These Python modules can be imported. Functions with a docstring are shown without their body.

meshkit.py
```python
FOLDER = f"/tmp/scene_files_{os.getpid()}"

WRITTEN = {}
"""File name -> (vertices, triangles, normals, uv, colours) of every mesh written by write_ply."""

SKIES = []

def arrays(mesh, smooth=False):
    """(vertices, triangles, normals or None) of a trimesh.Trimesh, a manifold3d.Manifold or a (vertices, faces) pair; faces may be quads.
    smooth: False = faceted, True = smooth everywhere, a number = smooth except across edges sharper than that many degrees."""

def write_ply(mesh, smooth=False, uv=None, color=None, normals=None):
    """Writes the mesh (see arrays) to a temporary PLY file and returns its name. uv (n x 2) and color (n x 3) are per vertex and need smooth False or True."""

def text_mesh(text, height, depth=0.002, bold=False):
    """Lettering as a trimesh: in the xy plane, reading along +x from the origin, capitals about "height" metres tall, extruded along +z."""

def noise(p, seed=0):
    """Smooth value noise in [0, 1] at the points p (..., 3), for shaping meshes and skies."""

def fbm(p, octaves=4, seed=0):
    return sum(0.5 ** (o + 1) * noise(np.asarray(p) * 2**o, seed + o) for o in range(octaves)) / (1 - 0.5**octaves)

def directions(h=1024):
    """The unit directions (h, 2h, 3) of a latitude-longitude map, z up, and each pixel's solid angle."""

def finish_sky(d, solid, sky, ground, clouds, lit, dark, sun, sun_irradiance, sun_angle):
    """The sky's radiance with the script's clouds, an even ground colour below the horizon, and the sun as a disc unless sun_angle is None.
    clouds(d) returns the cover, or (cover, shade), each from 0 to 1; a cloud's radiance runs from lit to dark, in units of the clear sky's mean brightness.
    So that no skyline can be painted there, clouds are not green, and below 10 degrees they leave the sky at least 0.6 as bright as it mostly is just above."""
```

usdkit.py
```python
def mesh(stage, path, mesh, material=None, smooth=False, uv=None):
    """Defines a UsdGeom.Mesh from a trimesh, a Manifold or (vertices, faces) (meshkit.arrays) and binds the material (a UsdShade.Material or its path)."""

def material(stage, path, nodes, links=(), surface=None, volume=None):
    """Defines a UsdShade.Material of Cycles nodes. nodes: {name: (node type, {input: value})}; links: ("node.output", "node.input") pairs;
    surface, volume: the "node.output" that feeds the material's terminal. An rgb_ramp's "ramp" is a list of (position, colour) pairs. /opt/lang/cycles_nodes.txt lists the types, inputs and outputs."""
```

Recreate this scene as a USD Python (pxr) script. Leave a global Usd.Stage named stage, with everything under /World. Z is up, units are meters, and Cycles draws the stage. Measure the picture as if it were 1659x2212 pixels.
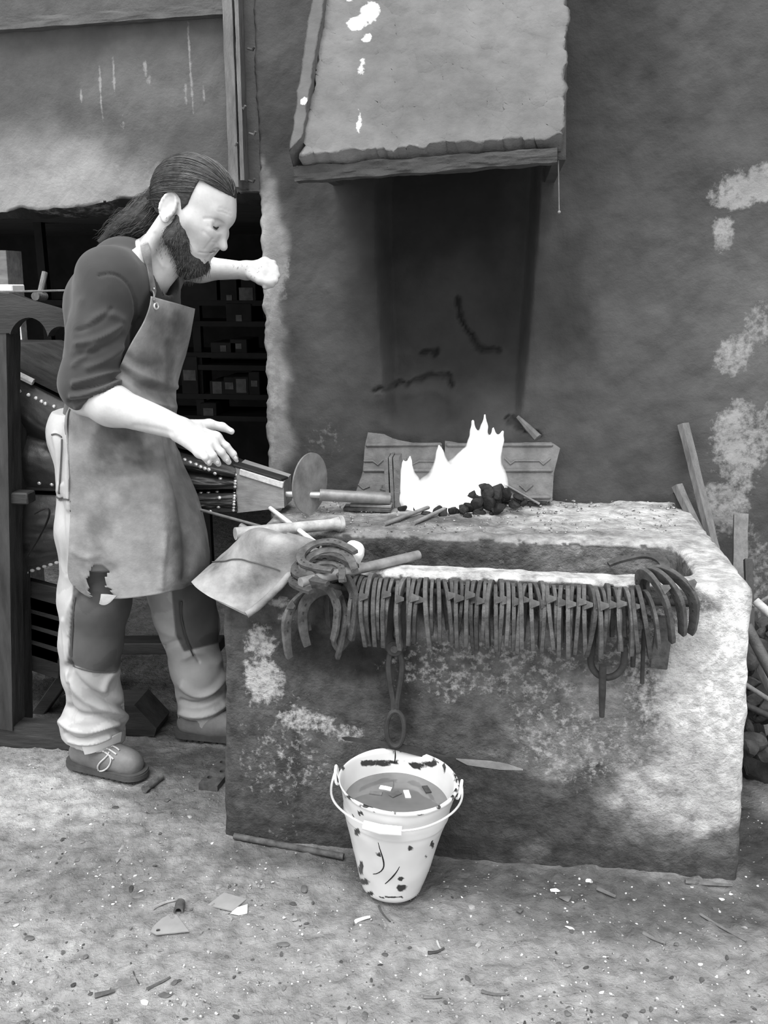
import math, random
import numpy as np, trimesh, usdkit, meshkit
from trimesh.transformations import rotation_matrix as ROT
from shapely.geometry import Polygon, Point, LineString, box as sbox
from pxr import Usd, UsdGeom, UsdLux, UsdShade, Sdf, Gf, Vt

stage = Usd.Stage.CreateInMemory()
UsdGeom.SetStageUpAxis(stage, 'Z'); UsdGeom.SetStageMetersPerUnit(stage, 1.0)
UsdGeom.Xform.Define(stage, '/World'); UsdGeom.Scope.Define(stage, '/World/Looks')
PI = math.pi
# ---------------------------------------------------------------- camera, sky, daylight, exposure
W, H, F = 1659, 2212, 1935.0
EYE = np.array([0, 0, 1.45]); YAW, PITCH = math.radians(7.5), math.radians(14.5)
FW = np.array([-math.sin(YAW) * math.cos(PITCH), math.cos(YAW) * math.cos(PITCH), -math.sin(PITCH)])
RT = np.array([math.cos(YAW), math.sin(YAW), 0.0]); UP = np.cross(RT, FW)
cam = UsdGeom.Camera.Define(stage, '/World/camera')
cam.AddTransformOp().Set(Gf.Matrix4d(*[float(x) for r in ((*RT, 0), (*UP, 0), (*(-FW), 0), (*EYE, 1)) for x in r]))
cam.CreateHorizontalApertureAttr(36.0); cam.CreateVerticalApertureAttr(48.0); cam.CreateFocalLengthAttr(F * 36 / W)
cam.CreateClippingRangeAttr(Gf.Vec2f(0.05, 100)); cam.CreateExposureAttr(0.5)
dome = UsdLux.DomeLight.Define(stage, '/World/overcast_sky'); dome.CreateIntensityAttr(0.34); dome.CreateColorAttr(Gf.Vec3f(1, 1, 1))
sun = UsdLux.DistantLight.Define(stage, '/World/daylight'); sun.CreateAngleAttr(45.0); sun.CreateIntensityAttr(1.75)
def aim(prim, d):
    z = np.array(d, float); z /= np.linalg.norm(z); x = np.cross([0, 1, 0.01], z); x /= np.linalg.norm(x); y = np.cross(z, x)
    UsdGeom.Xformable(prim).AddTransformOp().Set(Gf.Matrix4d(*[float(v) for r in ((*x, 0), (*y, 0), (*z, 0), (0, 0, 0, 1)) for v in r]))
aim(sun, (-0.12, -0.5, 1.0))

# ---------------------------------------------------------------- helpers
def ray(x, y): return FW + RT * (x - W / 2) / F + UP * (H / 2 - y) / F
def AY(x, y, Y): d = ray(x, y); return EYE + d * (Y - EYE[1]) / d[1]
def AZ(x, y, z=0.0): d = ray(x, y); return EYE + d * (z - EYE[2]) / d[2]
used = {}
def uniq(path):
    n = used.get(path, -1) + 1; used[path] = n
    return path if n == 0 else f'{path}_{n:03d}'
def props(p, label=None, cat=None, group=None, kind=None):
    for k, v in (('label', label), ('category', cat), ('group', group), ('kind', kind)):
        if v: p.SetCustomDataByKey(k, v)
    return p
def mat4(loc=(0, 0, 0), R=None):
    M = np.eye(4)
    if R is not None: M[:3, :3] = np.asarray(R)[:3, :3]
    M[:3, 3] = loc; return M
def setx(x, M): x.AddTransformOp().Set(Gf.Matrix4d(*[float(v) for v in np.asarray(M).T.ravel()]))
def thing(name, label, cat, loc=(0, 0, 0), R=None, group=None, kind=None):
    x = UsdGeom.Xform.Define(stage, uniq('/World/' + name)); setx(x, mat4(loc, R))
    return props(x.GetPrim(), label, cat, group, kind)
def dup(src, label, M, group=None):
    x = UsdGeom.Xform.Define(stage, uniq('/World/' + src.GetName().rstrip('0123456789').rstrip('_'))); p = x.GetPrim()
    p.GetReferences().AddInternalReference(src.GetPath()); p.SetInstanceable(True)
    x.ClearXformOpOrder(); x.AddTransformOp(opSuffix='place').Set(Gf.Matrix4d(*[float(v) for v in np.asarray(M).T.ravel()]))
    cd = src.GetCustomData()
    return props(p, label, cd.get('category'), group or cd.get('group'))
class MB:
    "collects shapes into one mesh"
    def __init__(s): s.m = []
    def add(s, m, M=None):
        m = m.copy()
        if M is not None: m.apply_transform(M)
        s.m.append(m); return s
    def get(s): return trimesh.util.concatenate(s.m)
def obj(name, mesh, m, parent=None, label=None, cat=None, group=None, kind=None, smooth=35, attrs=None, normals=None):
    if isinstance(mesh, MB): mesh = mesh.get()
    root = str(parent.GetPath()) if parent is not None else '/World'
    path = uniq(root + '/' + name)
    if attrs or normals is not None: smooth = True
    u = usdkit.mesh(stage, path, mesh, '/World/Looks/' + m, smooth=smooth)
    if normals is not None: u.GetNormalsAttr().Set(Vt.Vec3fArray.FromNumpy(np.asarray(normals, np.float32)))
    for k, v in (attrs or {}).items():
        UsdGeom.PrimvarsAPI(u).CreatePrimvar(k, Sdf.ValueTypeNames.FloatArray, 'vertex').Set(Vt.FloatArray.FromNumpy(np.asarray(v, np.float32)))
    return props(u.GetPrim(), label, cat, group, kind)
def bx(sx, sy, sz, c=(0, 0, 0), R=None, ch=0.0):
    if ch > 0:
        ch = min(ch, sx / 2.2, sy / 2.2, sz / 2.2); P = []
        for a in (-1, 1):
            for b in (-1, 1):
                for d in (-1, 1):
                    P += [(a * (sx / 2 - ch), b * (sy / 2 - ch), d * sz / 2), (a * (sx / 2 - ch), b * sy / 2, d * (sz / 2 - ch)), (a * sx / 2, b * (sy / 2 - ch), d * (sz / 2 - ch))]
        m = trimesh.convex.convex_hull(np.array(P))
    else: m = trimesh.creation.box((sx, sy, sz))
    m.apply_transform(mat4(c, R)); return m
def rot(ax, ay, az):
    r = np.eye(3)
    for a, v in ((ax, (1, 0, 0)), (ay, (0, 1, 0)), (az, (0, 0, 1))): r = ROT(a, v)[:3, :3] @ r
    return r
def frame_to(a, b, up=(0, 0, 1)):
    "4x4 that maps local z to a->b, origin at a, local x near horizontal"
    a, b = np.asarray(a, float), np.asarray(b, float); z = (b - a) / np.linalg.norm(b - a); x = np.cross(up, z)
    if np.linalg.norm(x) < 1e-4: x = np.array([1.0, 0, 0])
    x /= np.linalg.norm(x); y = np.cross(z, x); M = np.eye(4); M[:3, 0], M[:3, 1], M[:3, 2], M[:3, 3] = x, y, z, a; return M
def beam(a, b, w, t, ch=0.003, up=(0, 0, 1)):
    L = np.linalg.norm(np.asarray(b, float) - a); m = bx(w, t, L, (0, 0, L / 2), ch=ch); m.apply_transform(frame_to(a, b, up)); return m
def tube(pts, r, sides=10, cap=True, squash=1.0):
    p = np.asarray(pts, float); n = len(p); r = np.broadcast_to(r, (n,)).astype(float)
    t = np.gradient(p, axis=0); t /= np.linalg.norm(t, axis=1, keepdims=True) + 1e-12
    ref = np.array([0, 0, 1.0]) if abs(t[0, 2]) < .9 else np.array([1.0, 0, 0])
    V = []
    for i in range(n):
        a = np.cross(t[i], ref)
        if np.linalg.norm(a) < 1e-3: a = np.cross(t[i], [0, 1, 0.0])
        a /= np.linalg.norm(a); b = np.cross(t[i], a); ref = b if np.dot(b, ref) > 0 else -b
        if np.dot(np.cross(a, ref), t[i]) < 0: a = -a
        ang = np.arange(sides) * 2 * PI / sides
        V.append(p[i] + r[i] * (np.cos(ang)[:, None] * a + squash * np.sin(ang)[:, None] * ref))
    V = np.vstack(V); Fc = []
    for i in range(n - 1):
        for j in range(sides):
            k = (j + 1) % sides; A, B, C, D = i * sides + j, i * sides + k, (i + 1) * sides + k, (i + 1) * sides + j
            Fc += [(A, B, C), (A, C, D)]
    if cap:
        V = np.vstack([V, p[:1], p[-1:]]); c0, c1 = len(V) - 2, len(V) - 1
        for j in range(sides):
            k = (j + 1) % sides; Fc += [(c0, k, j), (c1, (n - 1) * sides + j, (n - 1) * sides + k)]
    m = trimesh.Trimesh(V, np.array(Fc), process=False)
    if m.volume < 0: m.invert()
    return m
def spline(pts, n):
    from scipy.interpolate import CubicSpline
    p = np.asarray(pts, float); s = np.r_[0, np.cumsum(np.linalg.norm(np.diff(p, axis=0), axis=1))]
    return CubicSpline(s, p)(np.linspace(0, s[-1], n))
def lathe(prof, sections=32): return trimesh.creation.revolve(np.asarray(prof, float), sections=sections)
def extrude(poly, h): return trimesh.creation.extrude_polygon(poly, h, engine='earcut')
def rough(m, amp, scale, seed=0, sub=0):
    m = m.copy(); m.merge_vertices()
    for _ in range(sub): m = m.subdivide()
    n = m.vertex_normals; m.vertices = m.vertices + n * ((meshkit.fbm(m.vertices * scale, 3, seed) - .5) * 2 * amp)[:, None]; return m
def stone(rng, s, flat=1.0, sub=2):
    m = trimesh.creation.icosphere(subdivisions=sub); v = m.vertices * (rng.uniform(.7, 1.2), rng.uniform(.6, 1.0), flat * rng.uniform(.5, .8))
    for _ in range(9):
        d = rng.normal(size=3); d /= np.linalg.norm(d); h = rng.uniform(.32, .68); q = v @ d; v = v - np.maximum(q - h, 0)[:, None] * d * .9
    m.vertices = v * s + (meshkit.fbm(v * 3 + s * 1e3, 2, int(s * 1e5)) - .5)[:, None] * s * .15 * m.vertex_normals; return m
def sst(a, b, x): t = np.clip((x - a) / (b - a), 0, 1); return t * t * (3 - 2 * t)
def grid_mesh(P):
    "P (n,m,3) -> trimesh; faces wound so that normal = d/di x d/dj"
    n, m = P.shape[:2]; i, j = np.meshgrid(np.arange(n - 1), np.arange(m - 1), indexing='ij'); a = (i * m + j).ravel(); b = a + m
    return trimesh.Trimesh(P.reshape(-1, 3), np.vstack([np.stack([a, b, b + 1], 1), np.stack([a, b + 1, a + 1], 1)]), process=False)
def sheet(P, t):
    "closed sheet of thickness t from grid P, offset along -normal"
    n, m = P.shape[:2]; g = grid_mesh(P); N = g.vertex_normals; V = np.vstack([g.vertices, g.vertices - N * t]); o = n * m; Fc = [g.faces, g.faces[:, ::-1] + o]
    ring = [(i, 0) for i in range(n)] + [(n - 1, j) for j in range(1, m)] + [(i, m - 1) for i in range(n - 2, -1, -1)] + [(0, j) for j in range(m - 2, 0, -1)]
    r = np.array([i * m + j for i, j in ring]); s = np.roll(r, -1)
    Fc += [np.stack([r, r + o, s + o], 1), np.stack([r, s + o, s], 1)]
    return trimesh.Trimesh(V, np.vstack(Fc), process=False)
def sdf_mesh(f, lo, hi, h, B=8, newton=0):
    "surface nets on a sparse grid. f: (n,3)->(n,) distances. Returns trimesh, normals"
    lo = np.asarray(lo, float); nb = np.ceil((np.asarray(hi) - lo) / (h * B)).astype(int); N = nb * B + 4
    ijk = np.stack(np.meshgrid(*[np.arange(k) for k in nb], indexing='ij'), -1).reshape(-1, 3)
    d = f(lo + (ijk + .5) * B * h); ijk = ijk[np.abs(d) < B * h * 1.05 + .004]
    g = np.stack(np.meshgrid(*[np.arange(B + 1)] * 3, indexing='ij'), -1).reshape(-1, 3)
    cn = np.array([[a, b, c] for a in (0, 1) for b in (0, 1) for c in (0, 1)]); ed = [(a, b) for a in range(8) for b in range(a + 1, 8) if np.abs(cn[a] - cn[b]).sum() == 1]
    key = lambda c: ((c[..., 0] + 1) * N[1] + c[..., 1] + 1) * N[2] + c[..., 2] + 1
    Ks, Vs, Qs, Gs = [], [], [], []
    grp = ijk // 3; gk = (grp[:, 0] * 997 + grp[:, 1]) * 997 + grp[:, 2]; o = np.argsort(gk, kind='stable'); ijk = ijk[o]; cuts = np.nonzero(np.diff(gk[o]))[0] + 1
    for bl in np.split(ijk, cuts):
        pts = (bl[:, None] * B + g[None]); v = f((lo + pts.reshape(-1, 3) * h)).reshape(len(bl), B + 1, B + 1, B + 1)
        cv = np.stack([v[:, a:a + B, b:b + B, c:c + B] for a, b, c in cn], -1); ins = cv < 0; mix = ins.any(-1) & ~ins.all(-1)
        w = np.nonzero(mix)
        if not len(w[0]): continue
        cell = bl[w[0]] * B + np.stack(w[1:], 1); val = cv[w]; acc = np.zeros((len(val), 3)); cnt = np.zeros(len(val))
        for a, b in ed:
            x = (val[:, a] < 0) != (val[:, b] < 0); t = np.where(x, val[:, a] / np.where(x, val[:, a] - val[:, b], 1), 0)
            acc += np.where(x[:, None], cn[a] + t[:, None] * (cn[b] - cn[a]), 0); cnt += x
        Gs.append(np.stack([val[:, cn[:, k] == 1].mean(1) - val[:, cn[:, k] == 0].mean(1) for k in range(3)], 1)); Ks.append(key(cell)); Vs.append(lo + (cell + acc / cnt[:, None]) * h)
        for ax in range(3):
            b0, b1 = (val[:, 0] < 0), (val[:, [4, 2, 1][ax]] < 0); x = b0 != b1; c = cell[x]; e = np.eye(3, dtype=int); p, q = e[(ax + 1) % 3], e[(ax + 2) % 3]
            Q = np.stack([key(c), key(c - p), key(c - p - q), key(c - q)], 1); Q[~b0[x]] = Q[~b0[x]][:, ::-1]; Qs.append(Q)
    K, V, Q = np.concatenate(Ks), np.concatenate(Vs), np.concatenate(Qs); o = np.argsort(K); K, V = K[o], V[o]
    I = np.clip(np.searchsorted(K, Q), 0, len(K) - 1); Q = I[(K[I] == Q).all(1)]
    G = np.concatenate(Gs)[o]; G /= np.linalg.norm(G, axis=1, keepdims=True) + 1e-9
    m = trimesh.Trimesh(V, np.vstack([Q[:, [0, 1, 2]], Q[:, [0, 2, 3]]]), process=False)
    if m.volume < 0: m.invert()
    return m, G
def cone_d(p, a, b, ra, rb):
    a = np.asarray(a, float); ba = np.asarray(b, float) - a; t = np.clip((p - a) @ ba / (ba @ ba), 0, 1); q = p - a - t[:, None] * ba
    return np.sqrt(np.einsum('ij,ij->i', q, q)) - (ra + (rb - ra) * t)
def ell_d(p, c, r, R=None):
    q = p - c
    if R is not None: q = q @ R
    r = np.asarray(r, float); k0 = np.linalg.norm(q / r, axis=1); k1 = np.linalg.norm(q / (r * r), axis=1); return k0 * (k0 - 1) / np.maximum(k1, 1e-9)
def smin(a, b, k): h = np.clip(.5 + .5 * (b - a) / k, 0, 1); return b + (a - b) * h - k * h * (1 - h)
class Blend:
    "smooth union of primitives, culled per batch of points"
    def __init__(s): s.p = []
    def cone(s, a, b, ra, rb=None, k=.02):
        rb = ra if rb is None else rb; s.p.append((lambda p: cone_d(p, a, b, ra, rb), k, 1)); return s
    def ell(s, c, r, R=None, k=.02): c = np.asarray(c, float); s.p.append((lambda p: ell_d(p, c, r, R), k, 1)); return s
    def cut(s, fn, k=.004): s.p.append((fn, k, -1)); return s
    def __call__(s, p):
        c = (p.min(0) + p.max(0)) / 2; R = np.linalg.norm(p - c, axis=1).max(); c = c[None]; use = s.p
        if len(p) > 50 and R < .2:
            dc = [float(f(c)[0]) for f, k, g in s.p]; m = min([d for d, (f, k, g) in zip(dc, s.p) if g > 0])
            use = [q for d, q in zip(dc, s.p) if d < (max(m, 0) + 2 * R * 1.3 + 2 * q[1] + .01 if q[2] > 0 else R * 1.5 + .02)]
        out = np.full(len(p), .5)
        for f, k, g in use: out = smin(out, f(p), k) if g > 0 else -smin(-out, f(p), k)
        return out

# ---------------------------------------------------------------- materials
def grey(v): return (v, v, v)
def mat(name, lo, hi, scale=12, detail=5, rgh=.8, bump=.3, bscale=60, bdist=.01, metal=0.0, spec=.3, attr=None, world=True, stretch=(1, 1, 1), rnd=0.0, spots=None, coat=0, sheen=0, contrast=(.3, .7), flake=None):
    """grey procedural surface: noise between lo and hi; attr: a mesh primvar that scales the tone; spots: (scale, threshold, tone) flecks; rnd: tone change per copy"""
    n = {'g': ('geometry', {}), 'tc': ('texture_coordinate', {}), 'mp': ('mapping', {'scale': stretch}), 'n': ('noise_texture', {'scale': scale, 'detail': detail, 'roughness': .62}),
         'r': ('rgb_ramp', {'ramp': [(contrast[0], grey(lo)), (contrast[1], grey(hi))]}), 'n2': ('noise_texture', {'scale': bscale, 'detail': 6, 'roughness': .65}),
         'b': ('bump', {'strength': bump, 'distance': bdist}), 'p': ('principled_bsdf', {'roughness': rgh, 'metallic': metal, 'specular_ior_level': spec, 'coat_weight': coat, 'sheen_weight': sheen})}
    src = 'g.position' if world else 'tc.object'
    l = [(src, 'mp.vector'), ('mp.vector', 'n.vector'), ('n.fac', 'r.fac'), ('mp.vector', 'n2.vector'), ('n2.fac', 'b.height'), ('b.normal', 'p.normal')]
    col = 'r.color'
    if attr:
        n['at'] = ('attribute', {'attribute': attr}); n['mu'] = ('mix', {'mix_type': 'multiply', 'fac': 1.0}); l += [(col, 'mu.color1'), ('at.fac', 'mu.color2')]; col = 'mu.color'
    if flake:
        n.update({'fa': ('attribute', {'attribute': 'flake'}), 'fn': ('noise_texture', {'scale': flake[0], 'detail': 7, 'roughness': .68}), 'fd': ('math', {'math_type': 'add'}), 'fr': ('rgb_ramp', {'ramp': [(.74, grey(0)), (.97, grey(1))]}),
                  'fm': ('mix', {'mix_type': 'mix', 'color2': grey(flake[1])})})
        l += [('mp.vector', 'fn.vector'), ('fn.fac', 'fd.value1'), ('fa.fac', 'fd.value2'), ('fd.value', 'fr.fac'), ('fr.color', 'fm.fac'), (col, 'fm.color1')]; col = 'fm.color'
    if spots:
        n['sv'] = ('noise_texture', {'scale': spots[0], 'detail': 3, 'roughness': .6}); n['sr'] = ('rgb_ramp', {'ramp': [(spots[1], grey(0)), (spots[1] + .05, grey(1))]})
        n['sm'] = ('mix', {'mix_type': 'mix', 'color2': grey(spots[2])}); l += [('mp.vector', 'sv.vector'), ('sv.fac', 'sr.fac'), ('sr.color', 'sm.fac'), (col, 'sm.color1')]; col = 'sm.color'
    if rnd:
        n['oi'] = ('object_info', {}); n['mr'] = ('map_range', {'to_min': 1 - rnd, 'to_max': 1 + rnd}); n['rm'] = ('mix', {'mix_type': 'multiply', 'fac': 1.0})
        l += [('oi.random', 'mr.value'), (col, 'rm.color1'), ('mr.result', 'rm.color2')]; col = 'rm.color'
    l.append((col, 'p.base_color'))
    usdkit.material(stage, '/World/Looks/' + name, n, l, surface='p.BSDF')
mat('plaster', .8, 1.2, 9, 8, .95, .32, 70, .012, attr='tone', flake=(44, .25))
mat('hood_plaster', .82, 1.18, 14, 8, .95, .5, 45, .012, attr='tone', flake=(40, .8))
mat('cement', .45, 1.45, 26, 9, .9, 1.0, 75, .012, attr='tone', flake=(60, .42))
mat('dirt', .6, 1.4, 22, 10, .95, 1.0, 42, .02, attr='tone', spots=(95, .69, .62))
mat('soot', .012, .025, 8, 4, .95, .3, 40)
mat('dark_wood', .016, .045, 5, 6, .6, .35, 30, .006, stretch=(1, 6, 6), world=True)
mat('dark_wood_v', .018, .05, 5, 6, .6, .35, 30, .006, stretch=(6, 6, 1), world=True)
mat('pale_wood', .25, .5, 8, 6, .7, .3, 30, .004, stretch=(1, 5, 5), world=True)
mat('bellows_wood', .22, .38, 10, 6, .65, .25, 30, .004, stretch=(1, 6, 6))
mat('bellows_edge', .5, .75, 30, 6, .7, .25, 60, .003, stretch=(3, 3, 3))
mat('leather_black', .015, .04, 8, 5, .38, .25, 60, .004, spec=.5)
mat('stud_metal', .75, .85, 20, 2, .25, .05, 50, .001, metal=.6)
mat('leather', .13, .3, 9, 8, .85, .35, 90, .004, attr='tone', contrast=(.3, .72))
mat('leather_pad', .1, .34, 11, 8, .9, .4, 80, .004, contrast=(.3, .7))
mat('iron', .06, .14, 25, 6, .62, .6, 130, .003, metal=.25, spec=.4, world=False)
mat('rust', .032, .115, 40, 7, .75, .9, 160, .003, spec=.35, world=False, rnd=.35)
mat('dark_iron', .02, .05, 25, 6, .7, .6, 120, .003, world=False)
mat('steel', .45, .65, 20, 4, .32, .2, 120, .002, metal=.8, world=False)
mat('steel_rod', .16, .33, 20, 5, .5, .3, 120, .002, metal=.4, world=False)
mat('cast_iron', .1, .21, 16, 7, .8, .8, 60, .006)
mat('pale_metal', .26, .55, 30, 6, .55, .4, 90, .003)
mat('coal', .01, .035, 30, 6, .7, .9, 60, .01, world=False, rnd=.4)
mat('paper_white', .7, .85, 12, 4, .8, .1, 60, .002)
mat('debris_dark', .05, .12, 30, 5, .9, .6, 60, .004, world=False, rnd=.5)
mat('debris_mid', .16, .32, 30, 5, .9, .6, 60, .004, world=False, rnd=.35)
mat('debris_pale', .6, .85, 30, 5, .9, .5, 60, .004, world=False, rnd=.15)
mat('black', .008, .012, 5, 2, .9, .1)
mat('weathered', .1, .2, 9, 7, .85, .6, 40, .006, stretch=(5, 5, 1))
mat('box_dark', .01, .02, 8, 3, .9, .1, 60); mat('box_label', .06, .12, 30, 3, .9, .05, 60)
mat('enamel', .56, .66, 6, 3, .22, .12, 30, .004, attr='tone', flake=(60, .025), spec=.5)
mat('water', .1, .16, 9, 3, .04, .06, 9, .003, spec=.8)
mat('plate_grey', .2, .27, 12, 4, .7, .2, 80, .002, world=False); mat('grit', .07, .5, 110, 1, .9, .1, 60, contrast=(.42, .6))
mat('skin', .43, .52, 30, 4, .55, .12, 160, .002, spec=.35); mat('nail', .6, .65, 20, 2, .3, .05, 60, .001)
mat('hair', .018, .04, 40, 5, .5, .5, 120, .003, stretch=(1, 3, 3)); mat('hair_strand', .03, .09, 60, 2, .38, 0, 60, spec=.5); mat('hair_soft', .16, .26, 60, 2, .6, .4, 160, .002)
mat('shirt', .035, .048, 6, 5, .95, .25, 500, .001, sheen=.15); mat('shirt_tee', .4, .55, 10, 3, .9, .2, 200, .001)
mat('trousers', .33, .42, 12, 5, .6, .25, 350, .001, attr='tone'); mat('seam', .06, .09, 12, 3, .9, .2, 200, .001)
mat('boot_leather', .1, .17, 14, 6, .55, .35, 60, .004); mat('boot_sole', .04, .07, 20, 5, .8, .4, 60, .003); mat('lace', .35, .5, 60, 2, .9, .2, 200, .001)
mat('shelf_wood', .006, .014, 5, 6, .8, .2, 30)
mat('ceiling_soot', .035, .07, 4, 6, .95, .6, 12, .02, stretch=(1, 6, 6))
mat('rubble', .02, .075, 20, 6, .95, .8, 60, .006, world=False, rnd=.4)

# ---------------------------------------------------------------- tone maps: stains of soot and bare patches, fixed to the surfaces
def lin(s): return np.where(np.asarray(s) < .04, np.asarray(s) / 12.92, ((np.asarray(s) + .055) / 1.055) ** 2.4)
def blob(uv, c, r, rag=.45, seed=0, soft=.5, sc=14.0):
    d = np.sqrt((((uv - np.asarray(c)) / np.asarray(r)) ** 2).sum(1)); q = np.c_[uv * sc, np.zeros(len(uv))]
    return sst(1 + soft, 1 - soft, d + (meshkit.fbm(q, 4, seed) - .5) * 2 * rag)
def stains(uv, base, lst):
    t = np.full(len(uv), float(lin(base))); 
    for i, (c, r, s, *o) in enumerate(lst):
        t += (lin(s) - t) * blob(uv, c, r, *(o[:1] or [.45]), seed=i * 7 + 1)
    return t
def wpx(x, y, Y=2.95): a = AY(x, y, Y); return (a[0], a[2])
def WB(px, py, rx, ry, s, *o): return (wpx(px, py), (rx / 690, ry / 690), s, *o)
def crack(uv, pts, w):
    L = LineString(pts).segmentize(.01); from shapely import points, distance
    q = np.c_[uv * 40, np.zeros(len(uv))]; j = np.stack([meshkit.fbm(q, 3, 91) - .5, meshkit.fbm(q, 3, 92) - .5], 1) * .03
    return sst(w * 1.6, w * .4, distance(points(uv + j), L))
# ---------------------------------------------------------------- back wall with the flue recess
WY, JX = 2.95, -.79
xs = np.r_[np.linspace(JX, 1.05, 232), np.linspace(1.15, 4.2, 16)]; zs = np.r_[np.linspace(-.1, .6, 40), np.linspace(.61, 2.35, 216), np.linspace(2.45, 4.4, 12)]
X, Z = np.meshgrid(xs, zs, indexing='ij'); uv = np.c_[X.ravel(), Z.ravel()]
def wall_relief(uv, seed=3): q = np.c_[uv, np.zeros(len(uv))]; return (meshkit.fbm(q * 5, 4, seed) - .5) * .03 + (meshkit.fbm(q * 26, 3, seed + 5) - .5) * .006
xl = np.interp(uv[:, 1], [.75, 1.04, 1.6, 2.4], [-.33, -.39, -.42, -.42]); xr = np.interp(uv[:, 1], [.75, 1.04, 1.6, 2.4], [.02, .07, .095, .1])
rec = sst(0, .035, uv[:, 0] - xl) * sst(0, .03, xr - uv[:, 0]) * sst(.93, 1.2, uv[:, 1])
ck = np.maximum.reduce([crack(uv, [wpx(*p) for p in q], w) for q, w in (
    (((985, 640), (990, 690), (1010, 730), (1035, 760), (1075, 765)), .006), (((812, 842), (880, 832), (935, 818), (962, 822), (968, 838)), .006),
    (((905, 765), (935, 770)), .008), (((1100, 905), (1160, 945)), .007))])
relief = -wall_relief(uv) + rec * .13 + ck * .022
relief += blob(uv, wpx(900, 890), (.11, .05), .3) * .03
jag = (meshkit.fbm(np.c_[Z[0] * 30, Z[0] * 0, Z[0] * 0], 4, 8) - .5) * .022
P = np.stack([X, np.full_like(X, WY) + relief.reshape(X.shape), Z], -1); P[:, :, 0] += jag[None] * np.exp(-(X - JX) / .02); P[0, :, 1] += .012
jd = np.stack([np.full((4, len(zs)), JX) + jag[None] + .004, WY + np.linspace(.4, .03, 4)[:, None] + relief.reshape(X.shape)[:1], Z[:4]], -1)
PP = np.concatenate([jd, P]); UV = np.c_[PP[:, :, 0].ravel(), PP[:, :, 2].ravel()]
tone = stains(UV, .37, [WB(600, 150, 90, 330, .36), WB(640, 330, 70, 130, .3), WB(960, 480, 190, 260, .17, .15), WB(960, 700, 170, 130, .25, .3), WB(1330, 150, 120, 330, .27, .3), WB(1450, 330, 150, 160, .32), WB(1620, 150, 60, 300, .36),
    WB(1190, 640, 60, 120, .3), WB(1240, 720, 50, 90, .26), WB(1330, 880, 150, 130, .36), WB(930, 900, 120, 60, .31), WB(1390, 1010, 90, 50, .33), WB(1640, 700, 110, 200, .42), WB(1600, 900, 60, 90, .4),
    WB(588, 560, 30, 130, .7, .5), WB(595, 850, 34, 140, .72, .6), WB(606, 1000, 42, 90, .72, .5), WB(575, 780, 20, 330, .8, .6), WB(690, 700, 50, 90, .38), WB(640, 1050, 40, 60, .3)])
pit = lambda S, c: sst(S, S + .03, meshkit.fbm(np.c_[UV * 30, np.zeros(len(UV))], 4, c))
tone *= 1 - .35 * np.r_[np.zeros(4 * len(zs)), ck]; flake = np.full(len(UV), 0.0)
for a, v in ((WB(1590, 420, 55, 40, 1), .5), (WB(1650, 400, 40, 35, 1), .55), (WB(1565, 500, 26, 50, 1), .48), (WB(1590, 770, 45, 45, 1), .42), (WB(1600, 960, 60, 110, 1), .44), (WB(1560, 1090, 60, 60, 1), .42), (WB(1640, 700, 30, 60, 1), .34),
             (WB(590, 850, 26, 400, 1), .36), (WB(600, 560, 25, 90, 1), .4), (WB(700, 960, 60, 60, 1), .22), (WB(1620, 1250, 60, 140, 1), .3)):
    flake = np.maximum(flake, v * blob(UV, *a[:2], .5, 5))
wall = grid_mesh(PP); 
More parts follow.
